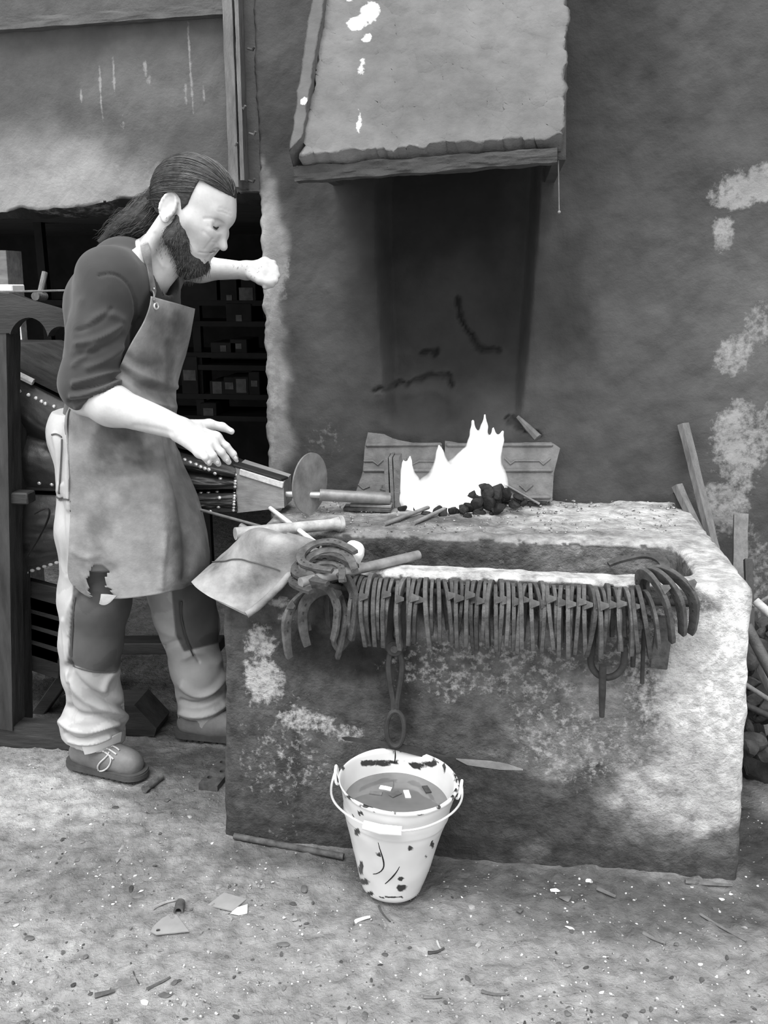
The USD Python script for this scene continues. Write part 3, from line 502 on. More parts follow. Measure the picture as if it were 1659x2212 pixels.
# horseshoes
def shoe(wd=.056, ln=.125, web=.02, th=.0095, clip=True, caulk=False, seed=0):
    "U in the yz plane, toe up with the inner toe edge at the origin; heels down -z"
    r = np.random.default_rng(seed); s = np.linspace(-1, 1, 41); ang = s * 2.45; a = np.abs(ang)
    cy = wd * np.sin(np.clip(ang, -PI / 2, PI / 2)) * np.where(a > PI / 2, 1 - .22 * ((a - PI / 2) / .88) ** 2, 1); cz = np.where(a < PI / 2, wd * np.cos(ang), -(a - PI / 2) / .88 * (ln - wd))
    C = np.stack([0 * s, cy, cz - wd + web / 2 * 0], 1); T = np.gradient(C, axis=0); T /= np.linalg.norm(T, axis=1)[:, None]; N = np.cross(T, [1, 0, 0]); wv = web / 2 * np.interp(a, [0, 1.4, 2.45], [1.1, 1, .72])
    V = []
    for i in range(41):
        for u, v in ((-1, -.8), (-1, .8), (-.8, 1), (.8, 1), (1, .8), (1, -.8), (.8, -1), (-.8, -1)): V.append(C[i] + N[i] * u * wv[i] + np.array([1, 0, 0]) * v * th / 2)
    V = np.array(V); Fc = []
    for i in range(40):
        for j in range(8): k = (j + 1) % 8; Fc += [(i * 8 + j, i * 8 + k, i * 8 + 8 + k), (i * 8 + j, i * 8 + 8 + k, i * 8 + 8 + j)]
    for b, f in ((0, 1), (320, -1)): Fc += [(b, b + j, b + j + 1)[::f] for j in range(1, 7)]
    m = trimesh.Trimesh(V, np.array(Fc), process=False)
    if m.volume < 0: m.invert()
    m.vertices += (meshkit.fbm(m.vertices * 90, 2, seed) - .5)[:, None] * .0022 * m.vertex_normals
    parts = [('bar', m)]
    for sgn in (-1, 1):
        for q in (9, 11.5, 14): i = int(20 + sgn * q); h = bx(th + .0016, .004, .007, ch=.0008); h.apply_transform(mat4(C[i], np.stack([[1, 0, 0], N[i], T[i]], 1))); parts.append(('nail_hole', h))
    if clip:
        for i in (13, 27):
            cl = trimesh.convex.convex_hull(np.array([(x, y, z) for x in (-.002, .002) for y, z in ((-.011, 0), (.011, 0), (.004, .018), (-.004, .018))])); M = np.eye(4); M[:3, 0], M[:3, 1] = N[i], T[i]; M[:3, 2] = np.cross(N[i], T[i]); 
            if M[0, 2] < 0: M[:3, 2] *= -1; M[:3, 1] *= -1
            M[:3, 3] = C[i] + N[i] * wv[i] * np.sign(np.dot(N[i], C[i] + (0, 0, wd))) * .95; cl.apply_transform(M); parts.append(('clip', cl))
    return parts
def ordinal(n):
    o = 'zeroth first second third fourth fifth sixth seventh eighth ninth tenth eleventh twelfth thirteenth fourteenth fifteenth sixteenth seventeenth eighteenth nineteenth'.split(); t = {2: 'twent', 3: 'thirt', 4: 'fort', 5: 'fift', 6: 'sixt', 7: 'sevent'}
    return o[n] if n < 20 else t[n // 10] + ('ieth' if n % 10 == 0 else 'y-' + o[n % 10])
protos = []
RAILY, RAILZ = 2.042, .722
def shoe_at(M, label, kind=None, group=None):
    k = rng.integers(0, 4) if kind is None else kind
    src = protos_s.get(k)
    if src is None:
        x = thing('horseshoe', label, 'horseshoe', M[:3, 3], M[:3, :3], group=group); spec = [(.054, .125, .02, .0095, True), (.05, .118, .019, .009, False), (.058, .142, .021, .0105, True), (.055, .135, .024, .011, False)][k]
        for nm, m in shoe(*spec, seed=k + 1): obj(nm, m, 'dark_iron' if nm == 'nail_hole' else 'rust', x)
        protos_s[k] = x; return x
    return dup(src, label, M, group)
protos_s = {}
rl0, rl1 = np.array([-.37, RAILY, RAILZ]), np.array([.46, RAILY, RAILZ])
t = thing('rail', 'iron rail carrying the row of horseshoes along the trough front', 'rail'); obj('bar', tube([rl0, rl1], .009, 12), 'dark_iron', t)
for k in range(4): x = -.33 + k * .25; obj('bracket', tube([(x, RAILY, RAILZ), (x, 2.10, RAILZ - .004)], .007, 8), 'dark_iron', t)
xs_ = np.cumsum(rng.uniform(.0115, .0165, 80)); xs_ = -.352 + xs_; xs_ = xs_[xs_ < .36]
for i, x in enumerate(xs_):
    end = min(1, max(0, (x - .24) / .1)); lft = max(0, 1 - (x + .352) / .09); k = rng.choice([0, 1, 2, 3], p=[.35, .25, .22, .18]) if i > 3 else i
    R = rot(rng.normal(0, .09), -.02 + rng.normal(0, .05) - .16 * end + .05 * lft, rng.normal(0, .1) - .15 * lft); 
    sc = rng.uniform(.95, 1.1) * (1 + .1 * max(0, x)); M = mat4((x, RAILY + rng.normal(0, .004), RAILZ + .019 + rng.normal(0, .002)), R * sc); 
    shoe_at(M, f'rusty horseshoe hung edge-on in the packed row, {ordinal(i + 1)} from the left', k, 'horseshoes on the rail')
for k, (px, py, kind, a, sc, lab) in enumerate(((1400, 1243, 2, (.05, -.32, .35), 1.1, 'splayed horseshoe at the right end of the row, innermost'), (1420, 1240, 3, (.05, -.36, .55), 1.1, 'splayed horseshoe at the right end of the row, middle one'), (1440, 1236, 2, (.1, -.4, .8), 1.15, 'outermost splayed horseshoe closing the right end of the row'))):
    p = A(px, py, 2.03); shoe_at(mat4(p, rot(*a) * sc), lab, kind)
p = AZ(1425, 1228, FH + .012); shoe_at(mat4(p + (.01, -.01, .012), rot(0, PI / 2 - .25, 0) @ rot(0, 0, .4) * 1.1), 'horseshoe lying flat on the rim above the right end of the row', 1)
for k, (dx, dy, az, lab) in enumerate(((0, 0, 1.0, 'lowest horseshoe of the fanned stack on the left rim'), (.012, .012, .7, 'second horseshoe from the bottom of the fanned stack'), (.004, .022, 1.25, 'middle horseshoe of the fanned stack on the left rim'), (.02, .03, .9, 'second horseshoe from the top of the fanned stack'), (.01, .045, 1.35, 'topmost horseshoe of the fanned stack beside the leather pad'))):
    p = AZ(690, 1246, FH + .012) + (dx - .01, dy - .005, .012 * k); R = rot(0, 0, az + 1.2) @ rot(0, PI / 2, 0); shoe_at(mat4(p + R @ np.array([0, 0, .055]), rot(.1 + .05 * k, -.12, 0) @ R), lab, k % 4)
bar0, bar1 = AZ(649, 1259, FH + .016), AZ(904, 1199, FH + .016)
rod('round_bar', 'round iron bar lying slantwise over the rim under the white block', 'iron bar', bar0, bar1, .0125, 'steel_rod', 16)
for k, (px, py, Y, kind, a, sc, lab) in enumerate(((694, 1262, 2.03, 0, (0, .04, .95), 1.05, 'horseshoe hung near the bar end, seen half turned'), (704, 1272, 2.055, 3, (0, .1, -1.05), 1.1, 'broad horseshoe hung open behind the bar end'), (733, 1290, 2.05, 2, (.1, .12, .5), 1.0, 'low horseshoe hung left of the packed row'), (668, 1282, 2.07, 2, (0, .12, -.7), 1.15, 'leftmost hanging horseshoe, in the shade under the stack'), (738, 1243, 2.04, 3, (.0, .04, .75), 1.1, 'first horseshoe left of the packed row, turned to show its face'))):
    shoe_at(mat4(A(px, py, Y), rot(*a) * sc), lab, kind)
t = thing('hanging_hook', 'rusty bent iron hook hung low on the forge left of the tongs', 'hook', A(735, 1330, 2.045)); obj('hook', tube(spline([A(x, y, 2.045) - A(735, 1330, 2.045) for x, y in ((738, 1320), (730, 1350), (722, 1385), (732, 1402), (745, 1392), (752, 1365))], 24), .0085, 8), 'rust', t)
p = A(760, 1199, 2.12); w = trimesh.creation.icosphere(subdivisions=4); v = w.vertices; v = np.sign(v) * np.abs(v) ** .72; v = v / np.abs(v).max(); w.vertices = v * (.026, .024, .034) * 1.05; w = rough(w, .004, 35, 2); t = thing('white_block', 'rounded white block resting on the iron bar', 'block', p, rot(0, .45, 0)); obj('block', w, 'paper_white', t)
# ring, pins and plate hung at the right of the row
p = A(1312, 1425, 2.035); t = thing('shackle', 'thick iron ring with a hanging pin, low at the right of the row', 'shackle', p); a = np.linspace(-PI - .35, .35, 30); obj('ring', tube(np.stack([.039 * np.cos(a), 0 * a, .046 * np.sin(a) + np.where(np.abs(a + PI / 2) > PI / 2, .02, 0)], 1), .0082, 12), 'dark_iron', t)
obj('ring_top', tube([(-.037, 0, .01), (-.036, 0, .1), (-.02, .006, .15)], .0082, 10), 'dark_iron', t); obj('pin', tube([A(1302, 1438, 2.02) - p, A(1301, 1500, 2.03) - p, A(1300, 1548, 2.035) - p], [.009, .0085, .0062], 12), 'dark_iron', t)
rod('spike', 'long thin iron spike hanging under the splayed horseshoes', 'spike', A(1391, 1360, 2.045), A(1387, 1476, 2.045), .0052, 'dark_iron'); rod('spike', 'short iron spike hanging beside the shackle', 'spike', A(1370, 1360, 2.045), A(1367, 1440, 2.045), .006, 'dark_iron')
t = thing('hanging_plate', 'square iron plate hung behind the last horseshoes', 'plate', A(1430, 1390, 2.06)); obj('plate', rough(bx(.042, .008, .13, (0, 0, 0), rot(0, .06, 0), ch=.002), .002, 50, 3, 2), 'rust', t)
# tongs
p = A(853, 1398, 2.03); t = thing('tongs', 'dark iron tongs hanging by the bucket, handles ending in a loop', 'tongs', p); q = lambda *s: spline([A(x, y, Y) - p for x, y, Y in s], 20)
obj('jaw', tube(q((842, 1300, 2.05), (838, 1350, 2.03), (838, 1385, 2.03), (850, 1400, 2.03)), .017, 10, squash=.6), 'dark_iron', t); obj('jaw', tube(q((866, 1300, 2.05), (872, 1350, 2.03), (870, 1385, 2.03), (856, 1400, 2.035)), .017, 10, squash=.6), 'dark_iron', t)
b = trimesh.creation.cylinder(.019, .022, sections=24); b.apply_transform(ROT(PI / 2, (1, 0, 0))); obj('boss', b, 'dark_iron', t); b = trimesh.creation.cylinder(.009, .03, sections=16); b.apply_transform(ROT(PI / 2, (1, 0, 0))); obj('rivet', b, 'rust', t)
obj('handle', tube(q((846, 1402, 2.03), (840, 1425, 2.03), (844, 1480, 2.03), (850, 1540, 2.03)), .0075, 8), 'dark_iron', t); obj('handle', tube(q((860, 1402, 2.03), (867, 1425, 2.03), (864, 1480, 2.03), (858, 1540, 2.03)), .0075, 8), 'dark_iron', t)
a = np.linspace(0, 2 * PI, 30); obj('loop', tube(np.stack([AY(854 + 19 * math.cos(x), 1574 + 38 * math.sin(x), 2.025) - p for x in a]), .0062, 8, cap=False), 'dark_iron', t)

# ---------------------------------------------------------------- bellows and its timber frame
t = thing('bellows_stand', 'dark timber stand carrying the bellows at the left edge', 'frame')
FY = 2.42
zb = A(75, 1578, FY)[2]; obj('sill', rough_bar((-2.3, FY + .03, zb / 2 + .005), (AZ(165, 1620)[0], FY + .03, zb / 2 + .005), zb, .07, 3, .002, 50), 'dark_wood', t)
obj('post', rough_bar((A(12, 1560, FY)[0] - .01, FY + .03, zb), (A(-4, 700, FY)[0], FY + .03, A(0, 640, FY)[2]), .075, .07, 4, .002, 60), 'dark_wood_v', t)
obj('post', rough_bar((A(38, 1560, FY + .1)[0], FY + .12, zb * .5), (A(22, 900, FY + .1)[0], FY + .12, A(0, 900, FY)[2]), .05, .06, 5, .002, 60), 'dark_wood_v', t)
ar = [(-160, 632), (20, 634), (60, 650), (110, 664), (158, 680), (158, 735)] + [(130 + 28 * math.cos(a), 735 - 30 * math.sin(a)) for a in np.linspace(.2, PI, 12)] + [(62 + 42 * math.cos(a), 738 - 52 * math.sin(a)) for a in np.linspace(0.1, PI - .3, 16)] + [(20, 720), (-160, 718)]
def px_plate(pts, Y, th):
    w = np.array([AY(x, y, Y) for x, y in pts]); m = extrude(Polygon(w[:, [0, 2]]).buffer(0), th); m.apply_transform(np.array([[1, 0, 0, 0], [0, 0, -1, Y + th], [0, 1, 0, 0], [0, 0, 0, 1.]])); trimesh.repair.fix_normals(m); return m
obj('arched_board', px_plate(ar, FY - .01, .04), 'dark_wood', t)
obj('brace', beam(A(62, 1572, FY + .25), A(185, 1400, FY + .25), .05, .04), 'dark_wood', t); obj('rail', beam(A(-200, 1396, FY + .3), A(480, 1392, FY + .3), .075, .04), 'dark_wood', t)
obj('wedge_block', rough(extrude(Polygon([(-.07, 0), (.09, 0), (.1, .03), (.03, .11), (-.07, .1)]), .12).apply_transform(np.array([[1, 0, 0, A(300, 1600, 2.62)[0]], [0, 0, -1, 2.66], [0, 1, 0, 0], [0, 0, 0, 1.]])), .001, 30), 'dark_wood', t)
obj('peg', tube([A(84, 646, 2.5), A(97, 588, 2.53)], .0085, 10), 'weathered', t); obj('knob', tube([A(76, 640, 2.47), A(96, 640, 2.53)], .012, 12), 'weathered', t)
rod('lath', 'thin pale lath lying across the top of the timber frame', 'lath', A(-60, 632, 2.40), A(158, 627, 2.47), .004, 'weathered', flat=(.008, .006))
# bellows body
BYC = 2.79; BX1 = A(513, 1060, 2.64)[0]; bxs = np.array([-1.85, -1.55, -1.35, -1.15, -1.02, -.905]); sec = lambda v, x: np.interp(x, bxs, v)
zT = lambda x: np.interp(x, [A(p, 1050, 2.58)[0] for p in (10, 150, 385, 512)], [A(10, 775, 2.52)[2], A(150, 858, 2.53)[2], A(385, 972, 2.6)[2], A(512, 1006, 2.63)[2]])
zB = lambda x: np.interp(x, [A(p, 1050, 2.58)[0] for p in (10, 130, 430, 512)], [A(10, 1262, 2.52)[2], A(130, 1225, 2.53)[2], A(430, 1118, 2.6)[2], A(512, 1112, 2.63)[2]])
zM = lambda x: np.interp(x, [A(p, 1050, 2.58)[0] for p in (10, 140, 512)], [A(10, 1068, 2.52)[2], A(140, 1075, 2.53)[2], A(512, 1062, 2.63)[2]])
hw = lambda x: np.interp(x, [-1.9, -1.55, -1.3, -1.1, BX1], [.22, .235, .205, .14, .052]); yc = lambda x: np.interp(x, [-1.3, BX1], [BYC, 2.69])
bw = thing('bellows', 'large studded leather bellows with wooden boards and nozzle, behind the smith', 'bellows')
sx = np.linspace(-1.9, BX1, 120); NT = 61
tt_ = np.linspace(0, 1, NT)
def skin_(z0, z1, nb, amp, sd):
    P = []
    for x in sx:
        a, b = z0(x), z1(x); h = abs(a - b); bul = np.abs(np.sin(tt_ * PI * nb)) ** .8 * amp * min(1, h / .15) ; wr = (meshkit.fbm(np.c_[np.full(NT, x * 9), tt_ * 6, 0 * tt_], 3, sd) - .5) * .03 * np.sin(tt_ * PI)
        near = np.stack([np.full(NT, x), yc(x) - hw(x) - bul - wr, a + (b - a) * tt_], 1); far = near[::-1].copy(); far[:, 1] = 2 * yc(x) - far[:, 1]; P.append(np.vstack([near, far]))
    P = np.array(P); P = np.concatenate([P, P[:, :1]], 1); m = grid_mesh(P); 
    if (m.vertices[m.faces].mean(1)[:, 1] - BYC) @ m.face_normals[:, 1] < 0: m.invert()
    return m
l1 = skin_(lambda x: zT(x) - .012, lambda x: zM(x) + .006, 2, .035, 5); l2 = skin_(lambda x: zM(x) - .006, lambda x: zB(x) + .01, 1, .04, 6)
obj('leather_skirt', l1, 'leather_black', bw, 'glossy black leather'); obj('leather_skirt', l2, 'leather_black', bw, 'glossy black leather')
def board(zf, th, ex, nm, mtl, up=0, n=120, far=None):
    P = []
    for x in sx[:n]: w = hw(x) + ex; P.append([(x, yc(x) - w, zf(x) + up), (x, yc(x) + (w if far is None else min(w, far(x))), zf(x) + up)])
    m = sheet(np.array(P)[:, ::-1] if True else 0, th)
    if m.volume < 0: m.invert()
    obj(nm, m, mtl, bw); return m
bd = [board(zT, .018, .012, 'top_board', 'dark_wood', .004, 114, lambda x: np.interp(x, [-1.25, -1.05, BX1], [.25, .06, -.03])), board(zM, .022, .012, 'middle_board', 'dark_wood', .011), board(zB, .03, .012, 'bottom_board', 'dark_wood', .012)]
obj('edge_strip', tube([(x, yc(x) - hw(x) - .016, zT(x) + .002) for x in sx[20:55]], .011, 6), 'bellows_edge', bw, 'pale wooden strip')
x0, x1 = A(511, 1060, 2.64)[0], A(613, 1060, 2.6)[0]; 
hz = lambda p, x, Y: A(p, x, Y)[2]
nz = trimesh.convex.convex_hull(np.array([(x0, 2.635, hz(512, 1108, 2.635)), (x0, 2.635, hz(512, 1010, 2.635)), (x0, 2.745, hz(512, 1108, 2.635)), (x0, 2.745, hz(512, 1010, 2.635) + .004), (x1, 2.6, hz(613, 1097, 2.6)), (x1, 2.6, hz(613, 1042, 2.6)), (x1, 2.7, hz(613, 1097, 2.6)), (x1, 2.7, hz(613, 1042, 2.6) + .004)]))
obj('nozzle', nz, 'bellows_wood', bw, 'plain wooden nozzle block'); a, b = A(518, 1019, 2.63), A(612, 1048, 2.597); obj('nozzle_strip', beam(a, b, .02, .008, .002, up=(0, 1, 0)), 'bellows_edge', bw, 'pale wooden strip'); obj('nozzle_cap', beam(A(511, 1003, 2.66), A(615, 1035, 2.62), .008, .05, .002, up=(0, 1, 0)), 'dark_wood', bw)
sph = trimesh.creation.icosphere(subdivisions=2); sph.vertices *= (1, 1, .7)
zz = lambda x, y: (360 + x / 4.608, 960 + y / 4.608)
stud = [zz(*q) for q in ((128, 130), (180, 150), (235, 177), (292, 197), (337, 222), (380, 240), (420, 250), (480, 290), (535, 337), (230, 472), (340, 482), (415, 480), (503, 472), (525, 530), (516, 626), (435, 670), (313, 715))] + [(509 - 5 * k / 13, 1026 + 83 * k / 13) for k in range(14)] + [(42, 845), (62, 853), (78, 860), (90, 867), (98, 872), (117, 878)] + [(85, 1044), (112, 1047), (135, 1050)]
for px, py in stud:
    p, n = hit([l1, l2, nz] + bd, px, py)
    if p is not None: m = sph.copy(); m.vertices *= .0052 if 500 < px < 512 else .0062; m.apply_transform(frame_to(p, p + n)); obj('stud', m, 'stud_metal', bw, smooth=True)
for k in range(10): x = A(25 + 13 * k, 1240, 2.5)[0]; m = sph.copy(); m.vertices *= (.008, .006, .008); m.apply_transform(mat4((x, yc(x) - hw(x) - .012, zB(x) + .012))); obj('lacing', m, 'pale_metal', bw, smooth=True)
obj('side_block', rough(bx(.09, .05, .035, A(38, 1073, 2.45), ch=.004), .001, 40), 'dark_wood', bw); obj('leather_loop', tube(spline([A(x, y, 2.50) for x, y in ((60, 1200), (85, 1160), (105, 1100), (75, 1110))], 16), .006, 6, squash=.4), 'leather_black', bw)
for k in range(5): a, b = A(22, 1262 + 30 * k, 2.60), A(135, 1300 + 34 * k, 2.60); t = thing('stacked_board', ('top', 'second', 'third', 'fourth', 'lowest')[k] + ' dark board of the sloping stack under the bellows', 'board', (a + b) / 2); obj('board', beam(a - (a + b) / 2 - (.25, 0, -.04), b - (a + b) / 2, .03, .1, .003), 'dark_wood', t)
# store room behind
rw = thing('storage_rack', 'dark shelf rack in the room behind the doorway', 'rack'); RY = 4.3
sz = [A(480, y, RY)[2] for y in (655, 700, 768, 795, 858, 905)]
for z in sz: obj('shelf', bx(1.6, .35, .025, (-1.5, RY + .19, z)), 'shelf_wood', rw)
for x in (-2.28, -1.5, -.82): obj('upright', bx(.04, .04, 2.1, (x, RY + .05, 1.05)), 'shelf_wood', rw)
k = 0
for px, py, w, h, lw, lh, b in ((495, 669, 60, 55, 13, 12, 0), (531, 660, 46, 50, 32, 28, 0), (516, 718, 60, 40, 14, 14, 1), (481, 753, 60, 30, 14, 14, 2), (514, 748, 40, 30, 14, 12, 2), (468, 838, 36, 44, 22, 34, 4), (494, 834, 26, 40, 20, 16, 4), (520, 834, 36, 44, 24, 32, 4), (548, 829, 26, 36, 15, 14, 4), (408, 811, 40, 36, 30, 24, 4), (420, 622, 120, 24, 0, 0, 0), (449, 895, 40, 30, 24, 18, 5)):
    c = A(px, py, RY); s = 1 / 470; z = sz[b]; hh = max(.05, 2 * (c[2] - z - .0125)) if c[2] > z + .03 else h * s
    p = np.array([c[0], RY + .12, z + .0125]); t = thing('storage_box', ['dark box with a small square label high in the rack', 'dark box with a large pale label at the upper right of the rack', 'box with a small square label on the third shelf', 'left box with a small label on the fourth shelf', 'right box with a small label on the fourth shelf', 'tall dark box with a pale label, left of the lower trio', 'middle box of the lower trio, printed lines on its label', 'tall box of the lower trio with a bright label', 'small box at the right end of the lower row', 'box with a wide label beside the bib of the apron', 'long flat box lying on the top shelf', 'box with a pale lump on the lowest shelf'][k], 'box', p)
    obj('carton', bx(w * s, .22, hh, (0, 0, hh / 2), ch=.003), 'box_dark', t)
    if lw: obj('label', bx(lw * s, .002, min(lh * s, hh * .9), (0, -.111, min(max(c[2] - z - .0125, lh * s * .52), hh - lh * s * .5 if hh > lh * s else hh / 2))), 'box_label', t)
    k += 1
rod('pale_post', 'pale wooden post standing in the gloom at the far left', 'post', (A(8, 800, 3.25)[0], 3.25, 0), (A(5, 540, 3.25)[0], 3.25, A(8, 541, 3.25)[2]), .05, 'pale_wood', flat=(.11, .09))
p = A(31, 728, 3.16); t = thing('notice', 'small white notice with dark strokes behind the arched board', 'notice', p); obj('paper', bx(.06, .004, .16, (0, 0, 0)), 'paper_white', t); obj('mark', bx(.005, .002, .03, (-.018, -.003, .02)), 'black', t)
p = A(4, 622, 2.9); t = thing('white_ledge', 'small white ledge board above the timber frame at the left edge', 'board', p); obj('board', bx(.12, .08, .022, ch=.003), 'paper_white', t)
# ---------------------------------------------------------------- bucket
bc = np.array([AZ(838, 1935)[0] + .004, 1.9, .006]); tilt = rot(0, math.radians(3.0), 0)
bk = thing('bucket', 'chipped white enamel bucket of water standing before the forge', 'bucket', bc, tilt)
pr = [(.0, 0), (.07, 0), (.075, .004), (.077, .012), (.094, .08), (.1215, .19), (.124, .205), (.1275, .21), (.126, .216), (.1285, .222), (.128, .232), (.1395, .282), (.143, .286), (.1435, .291), (.14, .293), (.1365, .287), (.1235, .222), (.075, .02), (0, .015)]
pts = []
for (a, b), (c, d) in zip(pr[:-1], pr[1:]):
    n = max(1, int(math.hypot(c - a, d - b) / .006)); pts += [(a + (c - a) * i / n, b + (d - b) * i / n) for i in range(n)]
m = lathe(pts + [pr[-1]], 96); m.vertices += (meshkit.fbm(m.vertices * 14, 2, 5) - .5)[:, None] * .006 * m.vertex_normals * (m.vertices[:, 2:3] > .01)
wm = m.copy(); wm.apply_transform(mat4(bc, tilt)); w_ = (m.vertices @ tilt.T) + bc; fk = np.zeros(len(w_)); n_ = m.vertex_normals @ tilt.T; nd = (n_ * (w_ - EYE)).sum(1); d_ = (w_ - EYE); zc = d_ @ FW; pxy = np.stack([W / 2 + F * (d_ @ RT) / zc, H / 2 - F * (d_ @ UP) / zc], 1); rad_ = np.hypot(*m.vertices[:, :2].T); outer = nd < 0
chips = lambda sel, L, v=.62: [fk.__setitem__(slice(None), np.maximum(fk, v * sel * blob(pxy / 100, (x / 100, y / 100), (rx / 100, ry / 100), .3, int(x), .5, 30))) for x, y, rx, ry in L]
out_ = (rad_ > np.interp(m.vertices[:, 2], [0, .29], [.073, .137])) & outer
chips(out_, ((778, 1757, 5, 6), (771, 1797, 7, 9), (763, 1763, 2, 3), (819, 1846, 5, 6), (886, 1832, 6, 7), (934, 1824, 4, 9), (920, 1850, 3, 5), (737, 1775, 2, 6), (780, 1875, 6, 16), (785, 1905, 14, 8), (868, 1918, 12, 8), (866, 1898, 7, 5), (800, 1930, 9, 5), (845, 1938, 30, 3), (762, 1846, 4, 3), (935, 1728, 14, 7), (912, 1738, 20, 5), (760, 1722, 16, 5), (805, 1740, 34, 5), (872, 1746, 26, 5), ))
inn = (~(rad_ > np.interp(m.vertices[:, 2], [0, .29], [.073, .1385]))) & (m.vertices[:, 2] > .02)
chips(inn, ((742, 1640, 8, 24), (765, 1655, 20, 10), (815, 1648, 60, 7), (895, 1655, 30, 8), (853, 1625, 3, 26), (960, 1655, 4, 14), (880, 1608, 24, 5), (800, 1602, 20, 4), (930, 1650, 16, 6)))
rim = (m.vertices[:, 2] > .284) & (meshkit.fbm(m.vertices * 40, 3, 9) > .6); fk = np.maximum(fk, .42 * rim)
obj('pail', m, 'enamel', bk, attrs={'flake': fk, 'tone': np.ones(len(fk))})
for cr in (((817, 1820), (822, 1838), (828, 1858), (828, 1875), (820, 1884), (806, 1888)), ((863, 1872), (856, 1884), (846, 1896), (832, 1909)), ((852, 1612), (854, 1630), (852, 1648))):
    hs = [hit([wm], *q_)[0] for q_ in spline(np.array(cr, float), 14)]; hs = np.array([q_ for q_ in hs if q_ is not None])
    if len(hs) > 3: obj('crack', tube((hs - bc) @ tilt, np.interp(np.linspace(0, 1, len(hs)), [0, .5, 1], [.0007, .0019, .001]), 6), 'black', bk)
wt = lathe([(0, .232), (.1265, .232), (.1265, .228), (0, .228)], 64); obj('water', wt, 'water', bk, 'dark water')
for k in range(6): q = rng.uniform(-.07, .07, 2); obj('floating_scrap', rough(bx(.03, .014, .003, (q[0], q[1], .2335), rot(0, 0, k)), .001, 60, k, 1), 'debris_pale' if k % 2 else 'debris_dark', bk)
Ri = np.linalg.inv(mat4(bc, tilt)); bp = lambda x, y, Y: (Ri @ np.r_[AY(x, y, Y), 1])[:3]
for sx_, px, py in ((-1, 703, 1630), (1, 984, 1648)):
    c = np.array([sx_ * .1425, 0, .286]); e = MB().add(tube(spline([c + (0, -.012, -.02), c + (sx_ * .008, -.012, .008), c + (sx_ * .009, 0, .02), c + (sx_ * .008, .012, .008), c + (0, .012, -.02)], 16), .0035, 8)); obj('ear', e, 'paper_white', bk)
L = [(-.1505, 0, .3), (-.154, -.012, .285), (-.15, -.06, .268), (-.115, -.112, .262), (-.06, -.142, .255), (0, -.15, .252), (.06, -.142, .258), (.115, -.112, .27), (.15, -.06, .28), (.154, -.012, .29), (.1505, 0, .3)]
obj('bail', tube(spline(L, 60), .0028, 8), 'stud_metal', bk); obj('grip', tube([(-.06, -.147, .2555), (-.02, -.151, .252), (.028, -.151, .2545)], [.0105, .0115, .0105], 16), 'paper_white', bk)
# blade across the back of the bucket
bl = [(738, 1594), (752, 1592), (800, 1600), (868, 1608), (960, 1634), (1060, 1643), (1100, 1652), (1132, 1664), (1080, 1664), (1000, 1653), (950, 1645), (860, 1622), (790, 1606), (745, 1600)]
m = px_plate(bl, 2.028, .004); t = thing('blade', 'long rusty pointed blade lying across the back of the bucket', 'blade', A(900, 1625, 2.028)); m.apply_translation(-A(900, 1625, 2.028)); obj('blade', m, 'dark_iron', t)
m = px_plate([(985, 1640), (1060, 1645), (1098, 1653), (1130, 1664), (1080, 1663), (1010, 1653)], 2.024, .006); m.apply_translation(-A(900, 1625, 2.028)); obj('point', m, 'steel_rod', t, 'paler ground point')
# ---------------------------------------------------------------- ground litter
def gz_(x, y): return float(ground_z(np.array([[x, y, 0]]))[0])
def gp(px, py, up=0.0): a = AZ(px, py); a[2] = gz_(a[0], a[1]) + up; return a
rod('ground_bar', 'long rusty bar lying along the foot of the forge left of the bucket', 'iron bar', gp(506, 1814, .012), gp(742, 1850, .012), .0085, 'rust')
t = thing('perforated_bar', 'rusty iron bar with drilled holes beside the left corner of the forge', 'iron bar', gp(456, 1700, .001)); pl = sbox(-.03, -.02, .03, .2)
for y in (.02, .06, .11, .16): pl = pl.difference(Point(-.012 if y != .06 else .01, y).buffer(.008, 8))
m = extrude(pl, .02); m.apply_transform(rot4 := mat4((0, 0, 0), rot(0, 0, -.12))); obj('bar', m, 'rust', t); 
t = thing('bolt_stub', 'thick dark bolt stub lying by the near boot', 'bolt', gp(335, 1695, .011)); obj('stub', tube([(-.012, -.035, 0), (.008, .03, 0)], .0115, 14), 'rust', t); obj('head', tube([(-.015, -.045, 0), (-.011, -.033, 0)], .0125, 6), 'rust', t)
def flat_piece(name, label, cat, pts, m, th=.003, holes=()):
    w = np.array([AZ(*p) for p in pts]); c = w.mean(0); pl = Polygon((w - c)[:, :2]).buffer(0)
    for h in holes: q = AZ(*h) - c; pl = pl.difference(Point(q[0], q[1]).buffer(.005, 6))
    t = thing(name, label, cat, (c[0], c[1], gz_(c[0], c[1]) + .004), rot(rng.normal(0, .02), rng.normal(0, .02), 0)); obj('sheet', extrude(pl, th), m, t)
flat_piece('sheet_offcut', 'rounded triangular sheet offcut with two holes', 'metal scrap', ((325, 2013), (333, 2000), (350, 1985), (368, 1976), (382, 1978), (408, 2012), (370, 2016), (338, 2019)), 'plate_grey', holes=((373, 1983), (342, 2010)))
flat_piece('sheet_offcut', 'square grey sheet offcut lying on the dirt', 'metal scrap', ((448, 1957), (484, 1930), (533, 1943), (501, 1968)), 'plate_grey')
flat_piece('paper_scrap', 'white scrap beside the square sheet offcut', 'paper scrap', ((498, 1972), (508, 1960), (535, 1952), (534, 1972), (515, 1976)), 'paper_white', .001)
